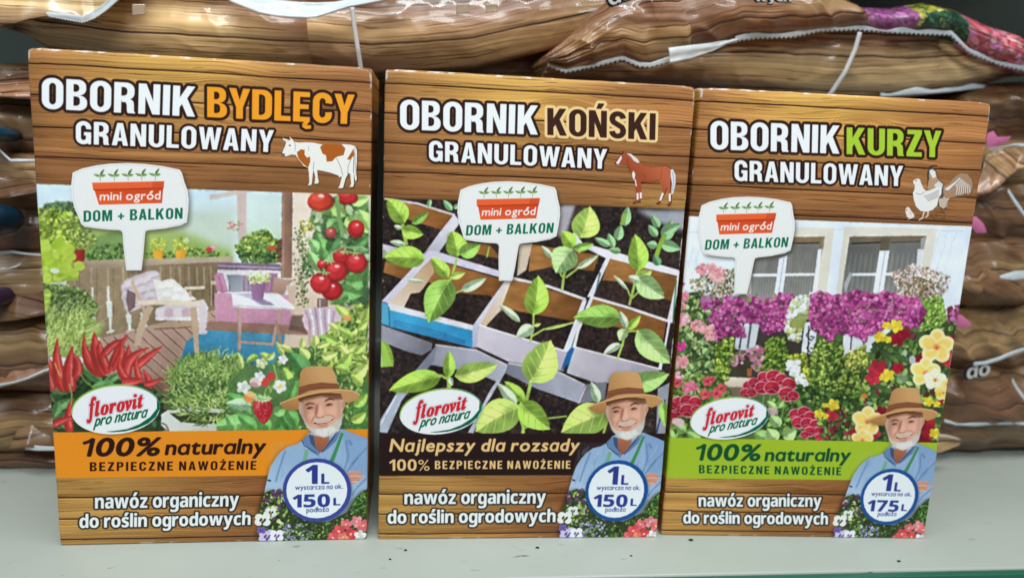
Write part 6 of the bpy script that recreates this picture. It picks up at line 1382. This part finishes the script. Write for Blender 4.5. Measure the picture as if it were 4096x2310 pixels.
def cord(pts, r, label, t=-.06, nm='cord'):
    c = curve(pts, 24); P = [Vector(on_plane(x[0], x[1], x[2] if len(x) > 2 else t)*U) for x in c]
    root = tag(empty(nm, P[-1]), label, 'cord'); V = []; F = []
    for i, p in enumerate(P):
        d = (P[min(i+1, len(P)-1)]-P[max(i-1, 0)]).normalized(); a = d.cross(Vector((0, 1, 0))).normalized(); bb = d.cross(a)
        for k in range(8): an = k*math.pi/4; V.append(p+a*math.cos(an)*r*1.5+bb*math.sin(an)*r*.6-root.location)
    for i in range(len(P)-1):
        for k in range(8): F.append((i*8+k, (i+1)*8+k, (i+1)*8+(k+1) % 8, i*8+(k+1) % 8))
    F.append(tuple(range(8))); F.append(tuple(range(len(V)-8, len(V)))[::-1])
    o = mesh(nm, V, F, M_string, root, True); o.name = 'strand'; return root
G1 = 'bags of manure stacked behind the cartons'
# --- upper left: the long brown bag whose side fills the top of the picture
b1 = bag([(40, 80), (150, 10), (500, -30), (1100, -20), (1600, -40), (2300, -60), (2700, -40)],
         [(60, 110), (210, 200), (520, 250), (1000, 275), (1500, 300), (1900, 270), (2230, 190), (2720, 60)], 2.0, .07,
         'long brown woodgrain printed bag lying just above the leftmost carton', (.11, .13), group=G1, seed=1, nu=340, nv=44, wr=.012, crump=.5)
# --- bag on top of it, only its ragged front edge hangs into view
b0 = bag([(-260, -260), (400, -300), (1100, -300), (1500, -260)], [(-200, 60), (100, 10), (420, -50), (900, -60), (1300, -30), (1500, -60)], 1.9, .12,
         'tan woodgrain bag topmost at the left with a torn wavy white edge', (.4, .55), group=G1, seed=2, t0=-.02)
strip(b0, 'front_flap', [(-120, 118, -.2), (0, 103, -.2), (70, 98, -.2), (125, 78, -.2), (200, 66, -.2), (331, 90, -.22), (380, 73, -.2), (424, 43, -.2), (480, -6, -.2), (560, -60, -.2)], 0, mat=M_film,
      up=[(-120, -140, -.1), (0, -140, -.1), (100, -140, -.1), (200, -140, -.1), (300, -140, -.1), (400, -140, -.1), (480, -140, -.1), (560, -140, -.1)], wav=.03, seed=3, uvo=(.3, .42), serr=.002)
strip(b0, 'cut_edge', [(185, 66, -.206), (260, 80, -.21), (331, 92, -.226), (380, 75, -.206), (424, 46, -.206), (480, -4, -.206)], 0, up=[(185, 50, -.206), (260, 56, -.21), (331, 66, -.226), (370, 44, -.206), (410, 18, -.206), (460, -30, -.206)], wav=.006, seed=3, serr=.0025, n=60)
strip(b0, 'white_lining', [(880, -30, -.2), (924, 10, -.2), (1033, 52, -.2), (1114, 66, -.2), (1223, 73, -.21), (1266, 70, -.2), (1340, 46, -.2), (1400, 26, -.2), (1500, 8, -.2), (1600, -14, -.2)], 0,
      up=[(900, -60, -.17), (960, -40, -.17), (1033, -10, -.17), (1114, 2, -.17), (1200, 10, -.17), (1266, 12, -.17), (1340, 10, -.17), (1400, 0, -.17), (1500, -20, -.17), (1600, -40, -.17)], wav=.012, seed=5, serr=.003)
# --- upper right: crumpled bag with a picture of blossom, its white cut edge running right across
c1 = bag([(2172, 232), (2260, 160), (2330, 90), (2420, 10), (2600, -90), (2900, -120), (3230, -60), (3420, 30), (3560, 34), (3680, 14), (3800, 40), (3920, 100), (4020, 130), (4150, 200)],
         [(2190, 262), (2260, 285), (2380, 262), (2490, 235), (2560, 262), (2660, 250), (2760, 225), (2950, 160), (3170, 148), (3430, 118), (3700, 134), (3810, 140), (3880, 215), (4000, 262), (4150, 300)], 1.6, .10,
         'crumpled tan bag with pink, yellow and red blossom printed at its right end', (-.40, .34), flow=True, group=G1, seed=7, t0=-.1, nu=380, wr=.030, nv=48, crump=1.1)
strip(c1, 'cut_edge', [(2190, 266, -.13), (2260, 292, -.14), (2380, 268, -.14), (2490, 240, -.14), (2556, 268, -.14), (2600, 270, -.14), (2700, 245, -.14)], .024, serr=.005, seed=8, n=56, wav=.004)
strip(c1, 'white_lining', [(2680, 252, -.2), (2760, 236, -.2), (2850, 205, -.2), (2900, 180, -.2), (2950, 166, -.2)], 0, up=[(2674, 192, -.2), (2760, 182, -.2), (2850, 172, -.2), (2900, 164, -.2), (2950, 156, -.2)], serr=.003, seed=9, n=60, wav=.012)
strip(c1, 'cut_edge', [(2940, 165, -.15), (3030, 154, -.15), (3170, 150, -.15), (3275, 126, -.15), (3430, 120, -.15), (3550, 130, -.15), (3700, 138, -.15), (3800, 142, -.15), (3870, 208, -.15), (3890, 220, -.15), (4000, 262, -.15), (4100, 284, -.15)], .024, serr=.005, seed=10, n=130, wav=.004)
# --- brown bag under it
d1 = bag([(2200, 200), (2500, 190), (2900, 130), (3250, 100), (3500, 80), (3750, 110), (3900, 190), (4060, 290)],
         [(2150, 330), (2500, 350), (2900, 365), (3300, 385), (3600, 390), (3800, 372), (3960, 330), (4080, 300)], 2.0, .08,
         'smooth brown bag under the blossom printed one, above the two right cartons', (.2, .81), group=G1, seed=12, nu=320, nv=44, wr=.016, crump=.6)
strip(d1, 'sealed_edge', [(3520, 386, -.03), (3650, 380, -.05), (3800, 368, -.05), (3940, 352, -.03)], .028, mat=M_white, seed=4, n=40, wav=.004)
b2 = bag([(1300, 220), (1700, 210), (2200, 190), (2500, 220), (2900, 300)], [(1300, 420), (1700, 420), (2200, 430), (2500, 420), (2900, 400)], 1.6, .05,
         'dark shaded blossom printed bag glimpsed above the middle carton', (.02, .42), flow=True, group=G1, seed=13, t0=.25, wr=.02)
# --- right-hand stack, bag by bag
RIGHT = [((330, 610), 'brown bag end beside the top right corner of the lime green carton', .3, False, -.02),
         ((560, 760), 'folded bag end with white zigzag edge, second from the top in the right stack', .7, False, -.03),
         ((700, 990), 'brown bag end with deep creases and a slanting white edge, in the right stack', .15, False, -.02),
         ((950, 1225), 'shiny brown bag end with a white glare patch, halfway down the right stack', .5, False, -.07),
         ((1195, 1480), 'wrinkled brown bag end with a pink petal, second from bottom in the right stack', .9, False, -.03),
         ((1440, 1800), 'brown bag end with white printed letters, at the bottom of the right stack', .35, False, -.06)]
rb = []
for k, ((ya, yb), lab, uo, fl, t0) in enumerate(RIGHT):
    sl = (ya-1000)*.00
    x0 = (3780, 3800, 3790, 3690, 3660, 3550)[k]
    top = [(x0, (ya+yb)/2+10), (x0+60, ya+50), (x0+160, ya+6), (x0+330, ya-6), (4400, ya-30), (4700, ya-50)]
    bot = [(x0+10, (ya+yb)/2+30), (x0+60, yb-30), (x0+170, yb), (x0+330, yb-4), (4400, yb-26), (4700, yb-46)]
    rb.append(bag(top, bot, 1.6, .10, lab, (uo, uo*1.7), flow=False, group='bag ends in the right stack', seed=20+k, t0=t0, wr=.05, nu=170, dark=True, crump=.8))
strip(rb[1], 'cut_edge', [(3960, 606, -.2), (4000, 590, -.2), (4050, 582, -.2), (4110, 590, -.2), (4200, 600, -.2)], .014, serr=.0035, seed=31, n=50, wav=.01)
strip(rb[2], 'cut_edge', [(4030, 770, -.2), (4056, 815, -.2), (4100, 872, -.2), (4160, 930, -.2)], .016, seed=32, n=30, wav=.004)
strip(rb[3], 'tape_glare', [(3998, 1112, -.24), (4050, 1120, -.24), (4120, 1112, -.24)], 0, up=[(4000, 1102, -.24), (4060, 1084, -.24), (4120, 1082, -.24)], seed=33, n=20, wav=.003)  # white strip, the glare on the tape put into its colour
strip(rb[5], 'cut_edge', [(3893, 1462, -.22), (3940, 1456, -.22), (4000, 1440, -.22), (4100, 1402, -.22), (4200, 1370, -.22)], .018, seed=34, n=60, wav=.006, serr=.001)
strip(rb[5], 'fold_edge', [(4048, 1525, -.22), (4066, 1560, -.22), (4100, 1606, -.22), (4150, 1650, -.22)], .02, seed=35, n=24, wav=.004)
strip(rb[5], 'cut_edge', [(3776, 1686, -.2), (3820, 1696, -.2), (3900, 1702, -.2), (4000, 1696, -.2), (4060, 1694, -.2), (4110, 1700, -.2)], .014, seed=36, n=60, wav=.006)
strip(rb[5], 'corner_flap', [(3740, 1812, -.3), (3790, 1798, -.3), (3838, 1776, -.3)], 0, mat=M_film, up=[(3740, 1730, -.3), (3790, 1738, -.3), (3838, 1752, -.3)], seed=37, n=20, wav=.02, uvo=(.5, .1))
strip(rb[5], 'cut_edge', [(3740, 1742, -.31), (3790, 1746, -.31), (3830, 1756, -.31)], .012, seed=38, n=20, wav=.004)
# folded film ends lying over the right stack, their planks running askew
for k, (ri, e, u_, r_) in enumerate(((1, ((3900, 790), (3960, 770), (4060, 690), (4110, 660)), ((3940, 620), (4000, 600), (4060, 592), (4110, 598)), -.7), (3, ((3870, 1130), (3990, 1190), (4110, 1200)), ((3860, 990), (3990, 1050), (4110, 1090)), -.45),
                                     (5, ((3850, 1660), (3960, 1690), (4060, 1694)), ((3860, 1580), (3960, 1560), (4050, 1535)), .35))):
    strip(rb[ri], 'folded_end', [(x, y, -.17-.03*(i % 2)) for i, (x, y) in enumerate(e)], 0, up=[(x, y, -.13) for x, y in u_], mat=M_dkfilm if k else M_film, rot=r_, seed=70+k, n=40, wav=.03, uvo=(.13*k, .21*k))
# --- left-hand stack
LEFT = [((255, 400), 'pale tan bag end at the top of the left stack, below the grey gap', .25, False, -.02),
        ((385, 640), 'dark brown bag end under the pale tan one in the left stack', .8, False, .04),
        ((610, 830), 'brown bag end with a white wavy edge beside the cow carton', .1, False, -.03),
        ((800, 1030), 'shaded brown bag end behind the dark blue patch in the left stack', .55, False, .05),
        ((1005, 1290), 'brown bag end with a violet patch in the middle of the left stack', .95, False, -.01),
        ((1270, 1560), 'streaked bag end with a frayed white edge, third from the bottom at the left', .4, False, -.05),
        ((1560, 1800), 'creased brown bag end with a white torn patch, second from the bottom at the left', .66, False, -.03),
        ((1780, 1868), 'thin brown bag at the bottom of the left stack, resting on the shelf', .05, False, -.01)]
lb = []
for k, ((ya, yb), lab, uo, fl, t0) in enumerate(LEFT):
    top = [(-500, ya-20), (-200, ya-6), (100, ya), (400, ya+6), (620, ya+30), (700, (ya+yb)/2)]
    bot = [(-500, yb-20), (-200, yb-6), (100, yb), (400, yb+6), (620, yb-10), (700, (ya+yb)/2+10)]
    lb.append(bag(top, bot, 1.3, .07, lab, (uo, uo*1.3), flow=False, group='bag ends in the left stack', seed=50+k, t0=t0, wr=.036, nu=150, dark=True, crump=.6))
strip(lb[0], 'cut_edge', [(-60, 384, -.12), (0, 384, -.12), (60, 392, -.12), (120, 396, -.12), (180, 397, -.12)], .008, seed=41, n=40, wav=.003)
strip(lb[2], 'cut_edge', [(-60, 590, -.14), (0, 606, -.14), (24, 630, -.14), (44, 648, -.14), (90, 648, -.14), (140, 645, -.14), (200, 650, -.14)], .011, seed=42, n=50, wav=.004, serr=.001)
strip(lb[4], 'cut_edge', [(-60, 1020, -.12), (0, 1018, -.12), (50, 1012, -.12), (100, 1018, -.12), (160, 1024, -.12), (220, 1030, -.12)], .012, seed=43, n=50, wav=.004, serr=.0015)
strip(lb[5], 'cut_edge', [(-20, 1550, -.16), (60, 1530, -.16), (120, 1510, -.16), (180, 1484, -.16), (240, 1470, -.16)], .012, seed=44, n=50, wav=.006, serr=.003)
strip(lb[6], 'white_lining', [(100, 1794, -.14), (150, 1800, -.14), (230, 1800, -.14)], 0, up=[(112, 1776, -.14), (160, 1782, -.14), (230, 1786, -.14)], seed=45, n=20, wav=.004)
for k, (e, u_, r_) in enumerate(((((-60, 1560), (60, 1535), (150, 1505), (250, 1470)), ((-60, 1440), (60, 1400), (150, 1360), (250, 1330)), .3), (((40, 1790), (110, 1785), (200, 1790), (260, 1792)), ((90, 1690), (140, 1650), (200, 1640), (260, 1640)), .2),
                             (((-60, 1290), (60, 1280), (220, 1250)), ((-60, 1170), (60, 1150), (220, 1120)), -.2), (((-60, 800), (40, 790), (200, 760)), ((-60, 690), (60, 700), (200, 690)), .25), (((-60, 384), (60, 388), (180, 392)), ((-60, 320), (60, 300), (180, 282)), .12))):
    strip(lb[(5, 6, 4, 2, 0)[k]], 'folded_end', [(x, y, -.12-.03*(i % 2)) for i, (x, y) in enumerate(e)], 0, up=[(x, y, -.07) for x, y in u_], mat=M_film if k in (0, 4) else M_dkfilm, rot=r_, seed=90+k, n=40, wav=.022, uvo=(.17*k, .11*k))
# --- cords
cord([(1408, 30, -.2), (1418, 110, -.2), (1432, 200, -.2), (1446, 290, -.18)], .0008, 'white cord hanging straight down between the left and middle cartons')
cord([(3440, 130, -.2), (3420, 200, -.2), (3380, 290, -.2), (3325, 372, -.18), (3300, 400, -.16)], .0009, 'white curved cord hanging over the brown bag above the lime green carton')
# --- clear tape patches on the long bag
M_tape = plain('clear_tape', (164, 146, 124), .16, .6, 200, .0008)
for k, (x, y, w_, h_) in enumerate(((555, 40, 52, 46), (1850, 36, 52, 42), (1966, 34, 48, 36))):
    strip(b1, 'tape_patch', [(x-w_/2, y+h_/2, -.205), (x+w_/2, y+h_/2-4, -.205)], 0, up=[(x-w_/2, y-h_/2, -.205), (x+w_/2, y-h_/2, -.205)], mat=M_tape, n=8, wav=.002, seed=60+k, thick=.0003)

# --- white letters printed on the bags
M_dark = plain('black_ink', (40, 34, 34), .3)
def words(root, s, lt, lb_, rb_, t):
    P, w = layout(s, 'b'); A = on_plane(*lb_, t); Bq = on_plane(*rb_, t); C_ = on_plane(*lt, t)
    for nm, mat, off, gr in (('letter_outline', M_dark, 0.0, .09), ('lettering', M_string, -.012, .0)):
        V = []; F = []
        if gr:
            for p in P:
                c = p.mean(0)
                for dx in (-gr, gr):
                    for dy in (-gr, gr):
                        n0 = len(V)
                        for q in p+(dx, dy): V.append(Vector((A+(Bq-A)*q[0]/w+(C_-A)*q[1]/.545+BN*off+BN*(dx+dy)*.005)*U)-root.location)
                        F.append(list(range(n0, len(V))))
        else:
            for p in P:
                n0 = len(V)
                for q in p: V.append(Vector((A+(Bq-A)*q[0]/w+(C_-A)*q[1]/.545+BN*off)*U)-root.location)
                F.append(list(range(n0, len(V))))
        mesh(nm, V, F, mat, root)
words(rb[5], 'do', (3862, 1470), (3858, 1512), (3950, 1494), -.2)
words(c1, 'do', (2424, -10), (2440, 26), (2530, -8), -.3)
words(c1, 'wych', (3010, -14), (3016, 8), (3160, 8), -.32)

# --- dark blue and violet things wedged among the left bags
def lump(name, lab, cat, u, v, t, rx, rz, rgb):
    c = on_plane(u, v, t)*U; bm = bmesh.new(); bmesh.ops.create_uvsphere(bm, u_segments=28, v_segments=18, radius=1)
    for q in bm.verts:
        n = mn.noise(q.co*1.4+Vector((u, 0, 0)))
        q.co = Vector((q.co.x*rx, q.co.y*.02, q.co.z*rz))*(1+.16*n)
    m = bpy.data.meshes.new(name); bm.to_mesh(m); bm.free(); m.materials.append(plain(name+'_film', rgb, .35, .5, 60, .002)); m.polygons.foreach_set('use_smooth', [True]*len(m.polygons))
    o = bpy.data.objects.new(name, m); col.objects.link(o); o.location = c; tag(o, lab, cat); return o
lump('blue_packet', 'round dark blue packet bulging out beside the cow carton', 'packet', -24, 882, -.2, .0088, .0078, (12, 48, 66))
lump('blue_packet', 'small blue packet corner high in the left stack', 'packet', -20, 536, -.14, .0062, .004, (22, 58, 76))
lump('violet_packet', 'dark violet packet between two bags at the left edge', 'packet', -14, 1190, -.14, .006, .0048, (48, 32, 62))
M_petal = plain('pink_petal', (196, 106, 146), .35, .5, 80, .001, .25, 60)
def petal_patch(root, pts, t):
    c = [on_plane(x, y, t)*U for x, y in pts]; ce = sum(c)/len(c) - BN*.002; V = [Vector(ce)-root.location]+[Vector(q)-root.location for q in c]
    mesh('blossom_print', V, [(0, i+1, (i+1) % len(c)+1) for i in range(len(c))], M_petal, root, True)
petal_patch(rb[0], [(3944, 560), (3950, 532), (3974, 524), (3990, 548), (4046, 545), (4030, 566), (3988, 585), (3950, 590)], -.22)
petal_patch(rb[3], [(3880, 865), (3905, 866), (3935, 895), (3948, 930), (3905, 932), (3880, 900)], -.24)
petal_patch(rb[4], [(3826, 1255), (3850, 1262), (3886, 1296), (3870, 1312), (3826, 1306)], -.24)

# ================================================================ crumbs on the shelf
rc = random.Random(9)
CR = (((2763, 2160), .0009, 'black crumb just below the lime green carton\'s left corner'), ((1622, 2200), .0006, 'tiny dark crumb in front of the middle carton, left of its centre'), ((2150, 2190), .0007, 'tiny dark crumb in front of the middle carton, right of its centre'),
      ((2524, 2222), .0005, 'faint crumb near the shelf edge below the middle carton\'s right side'), ((3595, 2244), .0007, 'dark crumb near the shelf edge below the lime green carton'), ((1560, 2236), .0005, 'faint speck near the shelf edge below the gap between cartons'))
for (uv_, r, lab) in CR:
    p = on_shelf(*uv_)*U; bm = bmesh.new(); bmesh.ops.create_icosphere(bm, subdivisions=2, radius=r)
    for q in bm.verts: q.co *= 1+.35*mn.noise(q.co*1500+Vector((uv_[0], 0, 0))); q.co.z *= .5; q.co.x *= 1.35
    m = bpy.data.meshes.new('crumb'); bm.to_mesh(m); bm.free(); m.materials.append(M_crumb); o = bpy.data.objects.new('crumb', m); col.objects.link(o); o.location = Vector(p)+Vector((0, 0, r*.5)); tag(o, lab, 'crumb', 'dirt crumbs on the shelf')
